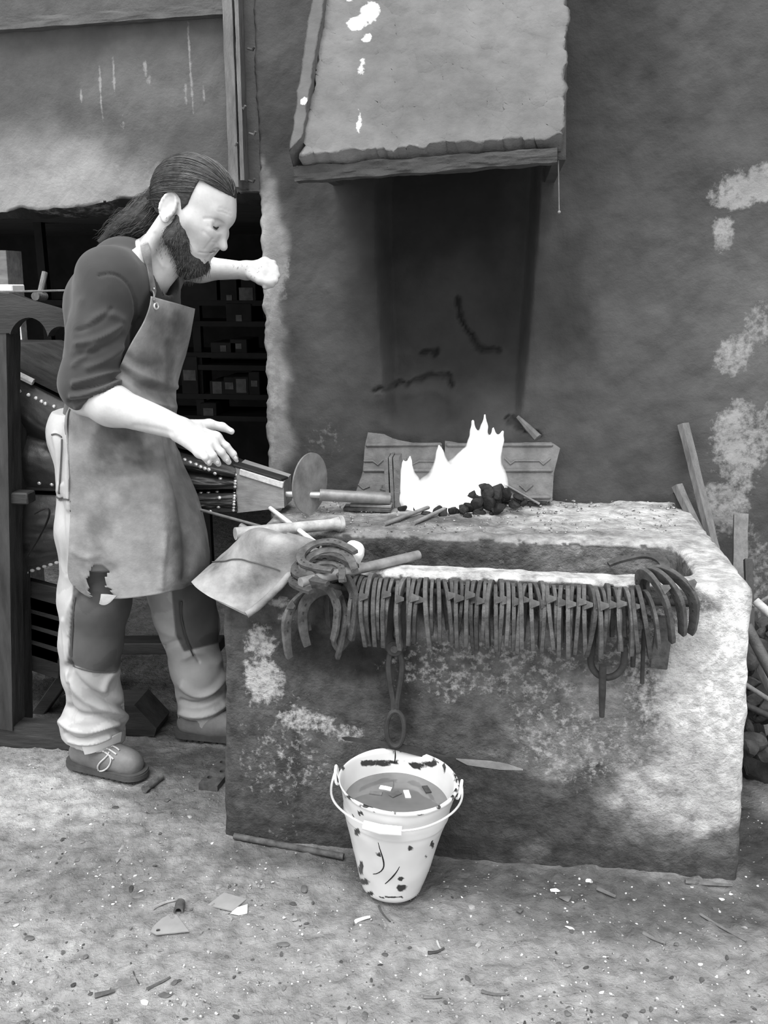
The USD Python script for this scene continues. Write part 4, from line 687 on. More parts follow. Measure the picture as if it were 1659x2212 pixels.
t = thing('pipe_piece', 'short dark open pipe piece above the triangular offcut', 'pipe', gp(388, 1965, .01)); m = trimesh.creation.annulus(.007, .0115, .035, sections=20); m.apply_transform(ROT(PI / 2 - .1, (1, 0, 0))); m.apply_transform(ROT(.2, (0, 0, 1))); obj('pipe', m, 'rust', t)
def chip(name, label, cat, px, py, w, h, m, seed=0, flat=.6, az=None):
    r = np.random.default_rng(seed + int(px)); s = stone(r, .5, flat); s.vertices *= (w / 880, h / 620 * 1.0, max(.006, min(w, h) / 880 * .8)); p = gp(px, py, .002); t = thing(name, label, cat, p, rot(0, 0, r.uniform(-.4, .4) if az is None else az)); obj('piece', s, m, t, smooth=30)
for q in (('stone', 'grey wood-like chip pointing up the floor left of centre', 'chip', 262, 1833, 15, 36, 'debris_mid'), ('stone', 'small grey stone just below the upright chip', 'stone', 254, 1862, 20, 18, 'debris_mid'), ('stone', 'flat grey sliver on the pale floor at left', 'chip', 177, 1822, 24, 12, 'debris_mid'),
          ('stone', 'dark ribbed scrap left of the pipe piece', 'scrap', 298, 1932, 30, 18, 'debris_dark'), ('stone', 'dark upright scrap behind the ribbed scrap', 'scrap', 283, 1921, 14, 26, 'debris_dark'), ('stone', 'pale lumpy stone above the square offcut', 'stone', 471, 1915, 22, 22, 'debris_mid'), ('stone', 'dark angular stone left of the bucket foot', 'stone', 658, 1913, 22, 24, 'debris_dark'),
          ('stone', 'dark flat chip at the far left foreground', 'chip', 62, 2023, 38, 12, 'debris_dark'), ('stone', 'round dark nut at the bottom edge', 'nut', 736, 2196, 28, 26, 'debris_mid'), ('stone', 'pointed grey stone at the bottom right', 'stone', 1366, 2202, 34, 24, 'debris_mid'), ('stone', 'pale crumpled leaf on the right floor', 'leaf', 1198, 1920, 40, 14, 'debris_pale'), ('stone', 'dark lump under the pale leaf', 'stone', 1224, 1938, 34, 20, 'debris_dark'),
          ('stone', 'white crumb at the forge foot right of the bucket', 'crumb', 1052, 1836, 24, 12, 'debris_pale'), ('stone', 'small dark stone below the forge middle', 'stone', 1122, 1970, 20, 14, 'debris_dark'), ('stone', 'dark scrap in the mid foreground', 'scrap', 612, 2036, 36, 14, 'debris_dark'), ('stone', 'small grey stone by the toe of the near boot', 'stone', 362, 1730, 18, 14, 'debris_dark'), ('stone', 'dark twisted scrap below the near boot', 'scrap', 250, 1741, 26, 12, 'debris_dark'),
          ('stone', 'dark lump near the bottom left of centre', 'stone', 362, 2150, 34, 14, 'debris_dark'), ('stone', 'round white pebble near the bottom left', 'pebble', 313, 2163, 18, 14, 'debris_pale'), ('stone', 'pale chip by the right forge corner', 'chip', 1592, 1832, 12, 20, 'debris_pale'), ('stone', 'white flake on the dark floor at right', 'flake', 1560, 1938, 14, 10, 'debris_pale'), ('stone', 'white flake beside the other at right', 'flake', 1580, 1928, 14, 8, 'debris_pale'),
          ('stone', 'small stone below the bottom centre', 'stone', 1060, 2156, 20, 16, 'debris_mid'), ('stone', 'dark pebble below the pale stone at the bottom centre', 'pebble', 1085, 2174, 18, 12, 'debris_dark'), ('stone', 'dark scrap low on the right foreground', 'scrap', 1225, 2186, 22, 16, 'debris_dark'), ('stone', 'white scrap on the right floor', 'scrap', 1270, 1902, 18, 10, 'debris_pale'), ('stone', 'pale oval chip in the right middle floor', 'chip', 1230, 2004, 20, 8, 'debris_pale')):
    chip(q[2].replace(' ', '_'), *q[1:], seed=3)
def twig(label, pts, r=.003, m='debris_dark'):
    w = np.array([gp(x, y, r) for x, y in pts]); t = thing('stick', label, 'stick', w[0]); obj('stick', tube(spline(w - w[0], 12), np.linspace(r, r * .6, 12), 6), m, t)
twig('long straight stick on the right floor', ((1512, 1974), (1560, 2003), (1612, 2037)), .0035); twig('short dark stick in the right middle floor', ((1388, 2018), (1412, 2028), (1438, 2038)), .0045); twig('dark twig below the bucket', ((818, 1952), (828, 1970), (843, 1988))); twig('pale stick left of the twig below the bucket', ((768, 1990), (782, 1984), (800, 1982)), .005, 'debris_pale')
twig('small dark stick with a fork at the bottom of the floor', ((925, 2054), (945, 2050), (960, 2046)), .004); twig('pale end of the forked stick', ((944, 2028), (950, 2040), (955, 2048)), .003, 'debris_mid'); twig('thin stick above the triangular offcut', ((330, 1962), (355, 1950), (380, 1945)), .004, 'debris_mid'); twig('curved twig at the lower left', ((318, 2138), (345, 2122), (368, 2110)), .004); twig('thick bark strip at the lower left', ((205, 2150), (225, 2146), (248, 2140)), .006); twig('thin straw in the left foreground', ((282, 2075), (290, 2100), (300, 2122)), .002)
twig('dark root along the foot of the forge at right', ((1480, 1905), (1530, 1908), (1582, 1912)), .006); twig('dark bar stub on the right floor', ((1290, 1923), (1310, 1932), (1330, 1940)), .006); twig('thin stick at the bottom centre', ((1040, 2140), (1070, 2143), (1100, 2142)), .004); twig('short pale stick in the lower centre', ((915, 2152), (935, 2150), (955, 2147)), .004, 'debris_mid')
labs = {'debris_dark': 'small dark cinder scattered on the dirt floor', 'debris_mid': 'small grey stone chip scattered on the dirt floor', 'debris_pale': 'small white flake scattered on the dirt floor'}; pz = {}
for k in range(330):
    px, py = rng.uniform(10, 1650), 1700 + 512 * rng.uniform(0, 1) ** .8
    if 480 < px < 1600 and py < 1900: continue
    mm = rng.choice(list(labs), p=[.42, .35, .23]); s = rng.uniform(.004, .011) * (1.0 if mm != 'debris_pale' else .75); p = gp(px, py, s * .1); M = mat4(p, rot(rng.uniform(-.3, .3), rng.uniform(-.3, .3), rng.uniform(0, 6)) @ np.diag([1, rng.uniform(.4, 1), .7]) * (s / .01)); kk = (mm, k % 3)
    if kk not in pz: t = thing({'debris_dark': 'cinder', 'debris_mid': 'stone_chip', 'debris_pale': 'white_flake'}[mm], labs[mm], {'debris_dark': 'cinder', 'debris_mid': 'stone', 'debris_pale': 'flake'}[mm], p, M[:3, :3], group=labs[mm].replace('small ', '').replace(' scattered', 's scattered')); obj('piece', stone(np.random.default_rng(k), .01, .8, 1), mm, t, smooth=25); pz[kk] = t
    else: dup(pz[kk], labs[mm], M)
mb = MB()
for k in range(1500):
    px, py = rng.uniform(-60, 1720), 1640 + 620 * rng.uniform(0, 1)
    a = AZ(px, py)
    if -.72 < a[0] < .64 and a[1] > 2.0: continue
    s = rng.uniform(.0012, .0036); m = trimesh.creation.icosahedron(); m.vertices *= (s * rng.uniform(.6, 1.6), s, s * .6); mb.add(m, mat4((a[0], a[1], gz_(a[0], a[1]) + s * .2), rot(0, 0, k)))
obj('grit', mb, 'grit', None, 'fine pale and dark grit strewn over the dirt floor', 'grit', kind='stuff', smooth=False)
mb = MB()
for k in range(700):
    px, py = rng.uniform(640, 1470), rng.uniform(1072, 1152); a = AZ(px, py, FH); s = rng.uniform(.0015, .006) * (1 if py < 1110 else .6); m = trimesh.creation.icosahedron(); m.vertices *= (s * rng.uniform(.7, 1.5), s, s * .6)
    if -.66 < a[0] < .57 and a[1] < 2.92: mb.add(m, mat4((a[0], a[1], FH + .002), rot(0, 0, k)))
obj('ash_grit', mb, 'grit', None, 'loose ash and clinker grit on top of the forge', 'ash', kind='stuff', smooth=False)
# ---------------------------------------------------------------- junk leaning and heaped at the right
for lab, a, b, w, th, m in (('tall thin plank leaning on the wall right of the fire', A(1476, 915, 2.92), A(1532, 1180, 2.80), .03, .02, 'weathered'), ('short broken plank leaning beside the tall one', A(1462, 1048, 2.86), A(1512, 1165, 2.78), .028, .02, 'weathered'), ('dark split board behind the broken plank', A(1452, 1066, 2.87), A(1502, 1150, 2.83), .02, .015, 'dark_wood_v'), ('broad dark post leaning on the wall past the forge', A(1600, 1112, 2.9), A(1592, 1500, 2.6), .042, .03, 'weathered'), ('thin dark stake by the right forge corner', A(1616, 1208, 2.75), A(1622, 1420, 2.6), .022, .02, 'dark_wood_v')):
    b = a + (b - a) * (a[2] - .01) / (a[2] - b[2]) + (.035, 0, 0) if b[2] > .5 else b; t = thing('leaning_plank', lab, 'plank', b); obj('plank', rough_bar((0, 0, 0), a - b, w, th, len(lab), .002, 40), m, t)
for lab, a, b, r, m in (('pale round stick on the rubble at the right edge', (1632, 1298, 2.5), (1690, 1350, 2.45), .012, 'pale_wood'), ('dark iron bar slanting down the rubble', (1612, 1350, 2.5), (1680, 1480, 2.45), .016, 'iron'), ('thin stick crossing the rubble low down', (1600, 1472, 2.4), (1690, 1530, 2.4), .007, 'weathered'), ('thin twig rising over the rubble', (1625, 1310, 2.55), (1680, 1278, 2.6), .005, 'weathered'), ('dark crossing rod on the rubble', (1605, 1520, 2.4), (1690, 1560, 2.4), .009, 'dark_iron')):
    rod('rubble_stick', lab, 'stick', A(*a), A(*b), r, m)
pr_ = []
for k in range(60):
    px, py = rng.uniform(1585, 1760), rng.uniform(1330, 1640); Y = np.interp(py, [1330, 1640], [2.75, 2.4]) + rng.uniform(-.05, .05); p = A(px, py, Y); s = rng.uniform(.03, .06)
    if p[0] - s < .625: p[0] = .625 + s
    M = mat4(p, rot(*rng.uniform(0, 6, 3)) * (s / .05)); lab = 'dark stone of the rubble heap right of the forge'
    if k < 6: t = thing('rubble_stone', lab, 'stone', p, M[:3, :3], group='rubble right of the forge'); obj('stone', stone(rng, .05, .8), 'rubble', t, smooth=15); pr_.append(t)
    else: dup(pr_[k % 6], lab, M)
hp = stone(np.random.default_rng(5), .5, .9, 4); hp.vertices *= (.72, .5, .95); hp = rough(hp, .03, 9, 3); t = thing('rubble_heap', 'dark earth heap under the rubble stones at the right', 'heap', (1.02, 2.62, .0)); obj('earth', hp, 'rubble', t)

# ---------------------------------------------------------------- the smith
smith = thing('person', 'bearded person with tied-back hair, dark rolled sleeves and a long leather apron', 'person', (0, 0, 0))
# head frame: brow at BO, forward HF, up HU, near side HS
BO = A(497, 471, 2.39); hy, hp_ = math.radians(6), math.radians(27)
HF = np.array([math.cos(hp_) * math.cos(hy), -math.cos(hp_) * math.sin(hy), -math.sin(hp_)]); HS = np.array([-math.sin(hy), -math.cos(hy), 0]); HU = np.cross(HF, -HS)
if HU[2] < 0: HU = -HU
HR = np.stack([HF, HS, HU], 1)
hp = lambda g, u, s=0.0: BO + HF * g + HU * u + HS * s
NB, RS, LS = A(312, 578, 2.43), A(238, 604, 2.275), A(335, 592, 2.585)
RE, RW = A(184, 856, 2.215), A(392, 927, 2.14)
LE, LW = A(378, 577, 2.79), A(532, 584, 2.80)
TY = math.radians(-24); TR_ = rot(0, 0, TY)          # torso turned a little to the camera
B = Blend()
# torso and legs (under the clothes)
B.ell(A(258, 672, 2.42), (.1, .165, .14), TR_, .04).ell(A(260, 790, 2.42), (.1, .145, .16), TR_, .05).ell(A(256, 930, 2.41), (.11, .15, .12), TR_, .05)
B.cone(NB, RS, .06, .058, .05).cone(NB, LS, .06, .055, .05)
kN, aN = A(205, 1330, 2.32), A(206, 1600, 2.345); kF, aF = A(400, 1345, 2.53), A(440, 1545, 2.60)
hN, hF = A(222, 985, 2.34), A(280, 985, 2.5)
B.cone(hN, kN, .085, .055, .04).cone(kN, aN, .052, .038, .02).cone(hF, kF, .085, .055, .04).cone(kF, aF, .052, .038, .02)
B.cone(aN, AZ(225, 1664) + (0, 0, .055), .034, .02, .02).cone(aF, AZ(455, 1593) + (0, 0, .055), .034, .02, .02)
# neck, arms
B.cone(NB - (0, 0, .02), hp(-.112, -.075), .062, .056, .03).cone(A(345, 592, 2.40), hp(-.07, -.12), .035, .03, .03)
B.cone(A(300, 560, 2.33), hp(-.135, -.06, .055), .022, .018, .03)
B.cone(RS, RE, .055, .044, .03).cone(RE, RE + (RW - RE) * .28, .047, .05, .02).cone(RE + (RW - RE) * .28, RW, .05, .0285, .03)
B.cone(LS, LE, .055, .042, .03).cone(LE, LE + (LW - LE) * .35, .04, .038, .02).cone(LE + (LW - LE) * .35, LW, .038, .026, .03)
# head
B.ell(hp(-.106, .010), (.102, .077, .092), HR, .02).ell(hp(-.062, -.05), (.058, .06, .082), HR, .05)
for s in (-1, 1):
    B.cone(hp(-.1, -.09, s * .05), hp(-.045, -.142, s * .014), .02, .019, .03).cone(hp(-.0175, .0, s * .012), hp(-.03, .003, s * .04), .0125, .0095, .02)
    B.cone(hp(-.028, -.052, s * .042), hp(-.07, -.045, s * .06), .02, .017, .03).cone(hp(-.03, -.075, s * .03), hp(-.032, -.1, s * .026), .02, .018, .03)
    B.cut(lambda p, s=s: -(-ell_d(p, hp(-.004, -.027, s * .033), (.017, .021, .0145), HR)), .012)
    B.ell(hp(-.0225, -.0285, s * .033), (.0125, .0155, .0115), HR, .003)
    B.cone(hp(-.0125, -.0225, s * .02), hp(-.019, -.024, s * .046), .0038, .0035, .006)
    B.cone(hp(.0, -.074, s * .0095), hp(-.008, -.08, s * .015), .0075, .0075, .008)
    B.cone(hp(-.0195, -.1075, s * .002), hp(-.028, -.112, s * .023), .0075, .004, .006).cone(hp(-.021, -.120, s * .002), hp(-.03, -.116, s * .021), .008, .004, .006)
    e = hp(-.132, -.04, s * .078); Re = HR @ rot(s * .28, -.12, 0)
    B.ell(e, (.023, .006, .037), Re, .004).cut(lambda p, e=e, Re=Re, s=s: -(-ell_d(p, e + Re @ np.array([.003, s * .006, .002]), (.0125, .006, .022), Re)), .004)
    th = np.linspace(-1.0, 3.6, 13); hx = [e + Re @ np.array([.0195 * math.cos(a), s * .005, .034 * math.sin(a) + .002]) for a in th]
    for i in range(12): B.cone(hx[i], hx[i + 1], .0042, .0042, .003)
    B.ell(e + Re @ np.array([.006, s * .001, -.033]), (.009, .005, .009), Re, .006).cone(e + Re @ np.array([.016, 0, -.006]), e + Re @ np.array([.014, 0, .004]), .0045, .004, .004)
B.cone(hp(-.015, .0), hp(-.046, .046), .019, .024, .03).cone(hp(-.017, -.012), hp(-.004, -.045), .009, .0105, .012).cone(hp(-.004, -.045), hp(.0125, -.074), .0105, .0115, .008).cone(hp(-.002, -.08), hp(-.01, -.1), .005, .006, .006)
B.cone(hp(-.033, -.142, -.01), hp(-.033, -.142, .01), .02, .02, .02)
# near hand, palm down with the fingers hanging
def fing(B, pts, rr, k=.004):
    for i in range(len(pts) - 1): B.cone(pts[i], pts[i + 1], rr[i], rr[i + 1], k if i else .01)
K = {'i': A(466, 946, 2.165), 'm': A(459, 958, 2.14), 'r': A(447, 969, 2.115), 'p': A(432, 977, 2.095)}
wr = RW
B.cone(wr + (0, .012, 0), K['i'], .023, .0145, .014).cone(wr, K['m'], .024, .0145, .014).cone(wr + (0, -.008, -.004), K['r'], .022, .014, .014).cone(wr + (0, -.016, -.01), K['p'], .02, .013, .014).cone(K['i'], K['p'], .0135, .0125, .012)
fing(B, [K['i'], A(489, 964, 2.163), A(504, 981, 2.168), A(512, 993, 2.175)], [.0115, .0098, .0088, .0075]); fing(B, [K['m'], A(478, 977, 2.13), A(488, 990, 2.14), A(494, 998, 2.15)], [.0118, .01, .009, .0076])
fing(B, [K['r'], A(460, 984, 2.10), A(467, 995, 2.112), A(472, 1002, 2.125)], [.0112, .0095, .0086, .0074]); fing(B, [K['p'], A(443, 988, 2.083), A(449, 996, 2.092), A(452, 1001, 2.103)], [.0102, .0086, .0078, .007])
fing(B, [A(418, 922, 2.17), A(452, 917, 2.20), A(480, 922, 2.215), A(500, 932, 2.22)], [.019, .0135, .0105, .0085], .008)
# far hand reaching to the jamb, loosely closed
q = lambda x, y, Y: A(x, y, Y)
KF = [q(572, 566, 2.815), q(574, 577, 2.80), q(572, 587, 2.79), q(567, 596, 2.785)]
for k in KF: B.cone(LW, k, .022, .0135, .014)
B.cone(KF[0], KF[3], .013, .012, .012)
for i, k in enumerate(KF): d = np.array([.032 - .004 * abs(i - 1), -.004, -.004]); fing(B, [k, k + d, k + d + (.008, -.012, -.022), k + d + (-.012, -.016, -.03)], [.0112, .0098, .009, .008])
fing(B, [q(545, 595, 2.775), q(562, 606, 2.765), q(580, 610, 2.765), q(594, 607, 2.77)], [.016, .0125, .0105, .0085], .008)
lo = np.array([-1.45, 2.0, 0.0]); hi = np.array([-.68, 2.95, 1.9])
bm_, bn_ = sdf_mesh(B, lo, hi, .0034)
def px_lines(V, N, lines, face=True):
    "ridges (+) and creases (-) drawn along picture lines on the camera side of a surface"
    p = pxof(V); out = np.zeros(len(V)); fc = np.einsum('ij,ij->i', N, EYE - V) > 0; from shapely import points, distance, prepare
    for pts, w, a in lines:
        L = LineString(spline(np.array(pts, float), 16)) if len(pts) > 2 else LineString(pts); x0, y0, x1, y1 = L.buffer(w * 3).bounds; i = np.nonzero(fc & (p[:, 0] > x0) & (p[:, 0] < x1) & (p[:, 1] > y0) & (p[:, 1] < y1))[0]; d = distance(points(p[i]), L); out[i] += a * np.exp(-(d / w) ** 2)
    return out * fc
face = [(((441, 472), (461, 473), (482, 483)), 2.6, -.0022), (((450, 488), (466, 494), (480, 490)), 2.2, -.0014), (((474, 449), (486, 452), (499, 458)), 1.6, -.0011), (((470, 457), (486, 460), (499, 466)), 1.6, -.0011), (((460, 518), (451, 527), (443, 538)), 3, -.002), (((430, 545), (445, 547), (460, 545)), 1.8, -.0022), (((458, 524), (466, 524), (471, 531)), 1.8, -.0016), (((440, 500), (452, 510), (458, 516)), 4, -.0014),
        (((405, 922), (436, 932), (464, 945)), 2.2, .0013), (((404, 930), (430, 944), (458, 957)), 2.2, .0013), (((402, 938), (424, 955), (446, 968)), 2.2, .0012), (((474, 946), (478, 951), (480, 957)), 1.5, -.0008), (((436, 915), (440, 920), (441, 927)), 2, -.0008), (((384, 912), (389, 926), (386, 944)), 3, -.0012), (((300, 852), (340, 875), (385, 905)), 7, .003), (((290, 920), (330, 925), (370, 935)), 6, -.002), (((318, 520), (335, 548), (352, 575)), 5, .003), (((335, 505), (352, 540), (360, 572)), 5, -.002)]
bm_.vertices = bm_.vertices + bn_ * px_lines(bm_.vertices, bn_, face)[:, None]; bn_ = bm_.vertex_normals
obj('body', bm_, 'skin', smith, normals=bn_)
# fingernails and lashes, brows
for tip, dr in (((509, 989), (512, 993)), ((491, 995), (494, 998)), ((470, 999), (472, 1002)), ((451, 998), (452, 1001)), ((498, 930), (502, 932))):
    p, n = hit([bm_], *tip)
    if p is not None: m = trimesh.creation.icosphere(subdivisions=2); m.vertices *= (.0042, .0055, .0012); dd = A(*dr, p[1]) - A(*tip, p[1]); M = frame_to(p + n * .0002, p + n, up=dd); m.apply_transform(M); obj('fingernail', m, 'nail', smith, smooth=True)
for s in (1, -1): obj('lashes', tube([hp(-.0125, -.033, s * .019), hp(-.0088, -.037, s * .033), hp(-.0165, -.0335, s * .0465)], .0019, 6), 'hair', smith)
# hair: cap, ponytail and strands
HC = hp(-.11, .004); hrad = np.array([.117, .084, .103])
def hair_sdf(p):
    l = (p - BO) @ HR; g, s, u = l[:, 0], np.abs(l[:, 1]), l[:, 2]; d = ell_d(p, HC, hrad, HR)
    line = np.maximum(u - (.043 + .0 * g), 0) ; keep = np.minimum(.05 - u + s * .1, g + .086 + .5 * np.maximum(-u - .01, 0)); keep = np.maximum(keep, -(u + .072 + (g + .1) * .15))
    ear = np.linalg.norm(np.stack([(g + .128) / .031, (u + .042) / .043], 1), axis=1); keep = np.maximum(keep, np.where(s > .045, (1 - ear) * .03, -1))
    n = (meshkit.fbm(np.stack([g * 16, s * 60, u * 60], 1), 3, 7) - .5) * .008
    return np.maximum(d + n, keep)
hm, hn = sdf_mesh(hair_sdf, HC - .14, HC + .14, .003)
obj('hair', hm, 'hair', smith, smooth=50)
tail = spline([hp(-.205, -.03), A(322, 447, 2.43), A(300, 470, 2.42), A(268, 488, 2.42), A(236, 508, 2.43), A(214, 522, 2.44)], 30)
tr_ = np.interp(np.linspace(0, 1, 30), [0, .15, .3, .6, 1], [.03, .026, .034, .028, .006]); tm = rough(tube(tail, tr_, 16), .009, 38, 6, 1); obj('ponytail', tm, 'hair', smith); obj('hair_tie', tube(tail[3:6], .029, 14), 'leather_black', smith)
def curves(name, strands, width, m, parent):
    c = UsdGeom.BasisCurves.Define(stage, uniq(str(parent.GetPath()) + '/' + name)); c.CreateTypeAttr('linear'); P = np.concatenate(strands); c.CreatePointsAttr(Vt.Vec3fArray.FromNumpy(P.astype(np.float32)))
    c.CreateCurveVertexCountsAttr([len(s) for s in strands]); w = np.concatenate([np.linspace(1, .35, len(s)) * width for s in strands]); c.CreateWidthsAttr(Vt.FloatArray.FromNumpy(w.astype(np.float32))); c.SetWidthsInterpolation('vertex')
    UsdShade.MaterialBindingAPI.Apply(c.GetPrim()).Bind(UsdShade.Material.Get(stage, '/World/Looks/' + m)); props(c.GetPrim(), kind='stuff'); return c
S = []; vi = rng.choice(len(hm.vertices), 3200); td = ((tail[3] - HC) @ HR) / hrad; td /= np.linalg.norm(td)
for i in vi:
    a = ((hm.vertices[i] - HC) @ HR) / hrad; r0 = np.linalg.norm(a)
    if r0 < .9: continue
    a /= r0; t = np.linspace(0, 1, 12)[:, None] * rng.uniform(.3, .9); om = math.acos(np.clip(a @ td, -1, 1)); p = (np.sin((1 - t) * om) * a + np.sin(t * om) * td) / max(math.sin(om), .05); p /= np.linalg.norm(p, axis=1)[:, None]
    pl_ = (p * hrad) + (HC - BO) @ HR; e_ = ((pl_[:, 0] + .128) / .03) ** 2 + ((pl_[:, 2] + .042) / .042) ** 2; bad = ((pl_[:, 2] < .05 + .1 * np.abs(pl_[:, 1])) & (pl_[:, 0] > -.084)) | (e_ < 1) & (np.abs(pl_[:, 1]) > .045)
    if bad.any(): continue
    p *= 1 + .012 + rng.uniform(0, .025) + .03 * rng.uniform() ** 4 * np.sin(t * PI); S.append(HC + (p * hrad) @ HR.T)
for k in range(420):
    o = rng.normal(size=3); o /= np.linalg.norm(o); i0 = rng.integers(2, 12); i1 = rng.integers(i0 + 8, 30); idx = np.arange(i0, i1); cur = tail[idx] + o * (tr_[idx] * rng.uniform(.8, 1.25))[:, None]
    cur = cur + np.cumsum(rng.normal(size=cur.shape) * .0016, 0) + np.stack([0 * idx, .004 * np.sin(idx * .8 + k), .005 * np.cos(idx * .7 + k)], 1); S.append(cur)
curves('hair_strands', S, .0011, 'hair_strand', smith)
# beard and moustache
Bd = Blend()
for s in (-1, 1): Bd.cone(hp(-.098, -.055, s * .064), hp(-.092, -.1, s * .055), .014, .031, .02).cone(hp(-.092, -.1, s * .055), hp(-.055, -.145, s * .026), .031, .031, .02)
Bd.cone(hp(-.034, -.134), hp(-.036, -.15), .02, .024, .02).cone(hp(-.05, -.152), hp(-.058, -.172), .036, .03, .02).cone(hp(-.04, -.145, -.012), hp(-.04, -.145, .012), .025, .025, .02).cone(hp(-.1, -.12), hp(-.065, -.16), .03, .026, .02)
bd_sdf = lambda p: np.maximum(Bd(p) + (meshkit.fbm(((p - BO) @ HR) * (70, 70, 40), 3, 4) - .5) * .01, -np.linalg.norm((p - hp(-.022, -.112)) / (1, 1, 1), axis=1) + .013)
bdm, bdn = sdf_mesh(bd_sdf, hp(-.07, -.11) - .13, hp(-.07, -.11) + .13, .003); obj('beard', bdm, 'hair', smith, smooth=60)
mu = [(hp(-.004, -.094, s * .003), hp(-.014, -.101, s * .016), hp(-.027, -.113, s * .028)) for s in (-1, 1)]
for q_ in mu: obj('moustache', rough(tube(spline(q_, 12), np.interp(np.linspace(0, 1, 12), [0, .4, 1], [.003, .0048, .0025]), 8), .0015, 150, 3), 'hair_soft', smith)
for s in (-1, 1): obj('eyebrow', tube(spline([hp(-.001, -.003, s * .012), hp(-.0085, .0055, s * .028), hp(-.0195, .004, s * .044)], 10), [.0018, .003, .0034, .0034, .0034, .003, .0028, .0025, .002, .001], 6, squash=.7), 'hair_soft', smith)
S = []
for i in rng.choice(len(bdm.vertices), 2200):
    p0 = bdm.vertices[i]; n = bdn[i]; dn = -HU * .6 + HF * .15 + n * .5 + rng.normal(size=3) * .25; t = np.linspace(0, 1, 5)[:, None]; S.append(p0 + dn * t * rng.uniform(.004, .012) - HU * t * t * .004)
for i in rng.choice(len(bm_.vertices), 9000):
    l = (bm_.vertices[i] - BO) @ HR
    if -.125 < l[0] < .0 and -.17 < l[2] < -.06 and abs(l[1]) > .02 and (l[0] < -.088 or l[2] < -.125 + (l[0] + .03) * -.3): dn = -HU * .8 + bn_[i] * .5 + rng.normal(size=3) * .2; t = np.linspace(0, 1, 4)[:, None]; S.append(bm_.vertices[i] + dn * t * .006)
curves('beard_strands', S, .0009, 'hair_strand', smith)
# ---- clothes
def cloth(name, f, lo, hi, h, m, lines=(), fb=(.004, 10), label=None, attrs=None, seed=0):
    g, n = sdf_mesh(f, lo, hi, h); g.vertices = g.vertices + n * (px_lines(g.vertices, n, lines) + (meshkit.fbm(g.vertices * fb[1], 3, seed) - .5) * 2 * fb[0])[:, None]
    o = obj(name, g, m, smith, label, smooth=True, attrs=attrs(g.vertices) if attrs else None); return g
ShT = Blend(); Sh = Blend()
Sh.ell(A(268, 668, 2.42), (.118, .182, .15), TR_, .04).ell(A(258, 790, 2.42), (.122, .165, .17), TR_, .05).ell(A(256, 900, 2.41), (.125, .165, .12), TR_, .05)
Sh.cone(NB - (.01, 0, .03), RS, .08, .079, .05).cone(NB - (0, 0, .03), LS, .075, .075, .05).cone(A(262, 572, 2.40), A(240, 700, 2.42), .07, .09, .05)
ShT.p = list(Sh.p[:3]); ce = RE + (RW - RE) * .1
Sh.cone(RS, RS + (RE - RS) * .5, .08, .073, .03).cone(RS + (RE - RS) * .5, RE + (.005, 0, .03), .073, .066, .03).cone(RE + (.005, 0, .03), RE + (RW - RE) * .2 + (0, 0, .012), .064, .058, .03)
Sh.cone(LS, LE, .074, .058, .03)
cx = np.array(A(256, 830, 2.2)) - A(163, 884, 2.2); cn_ = np.array([cx[2], 0, -cx[0]]); cn_ /= np.linalg.norm(cn_)
if cn_[0] < 0: cn_ = -cn_
c0 = A(212, 855, 2.2); lc0 = LE + (LW - LE) * -.02; lcn = (LW - LE) / np.linalg.norm(LW - LE)
nk0, nk1 = A(334, 584, 2.42), hp(-.12, -.05); 
def shirt_sdf(p):
    d = Sh(p); z = p[:, 2]; arm = cone_d(p, RE - (.03, 0, 0), RE + (RW - RE) * .5, .14, .12); d = np.where(arm < .0, np.maximum(d, (p - c0) @ cn_ - .004), d)
    far = p[:, 1] > 2.68; d = np.where(far, np.maximum(d, (p - lc0) @ lcn), d)
    d = -smin(-d, cone_d(p, nk0 - (nk1 - nk0) * .1, nk1 + (nk1 - nk0), .074, .088), .008)
    return np.maximum(d, A(0, 905, 2.4)[2] - z)
slv = [(((196, 700), (230, 678), (262, 690)), 9, .007), (((170, 742), (215, 730), (258, 705)), 7, .009), (((175, 765), (220, 752), (265, 722)), 6, -.007), (((190, 795), (230, 775), (262, 752)), 8, .008), (((168, 715), (205, 700), (240, 668)), 5, -.005), (((160, 790), (180, 770), (205, 745)), 6, .006),
       (((160, 828), (200, 818), (252, 802)), 6, .01), (((158, 842), (205, 834), (254, 815)), 4, -.008), (((155, 856), (205, 848), (256, 826)), 5, .01), (((150, 868), (200, 860), (252, 836)), 4, -.007), (((165, 880), (205, 870), (256, 836)), 4, .006), (((214, 596), (262, 600), (288, 640), (288, 700)), 3, -.005), (((300, 690), (275, 740), (266, 790)), 6, -.006), (((175, 650), (165, 700), (160, 760)), 9, .004)]
shm = cloth('shirt', shirt_sdf, lo - (.1, 0, 0), hi, .0042, 'shirt', slv, (.004, 12), seed=3)
col = np.array([nk0 + (nk1 - nk0) * .0 + .08 * (math.cos(a) * np.array([.95, -.1, -.12]) + math.sin(a) * np.array([.1, .99, 0])) for a in np.linspace(0, 2 * PI, 40)])
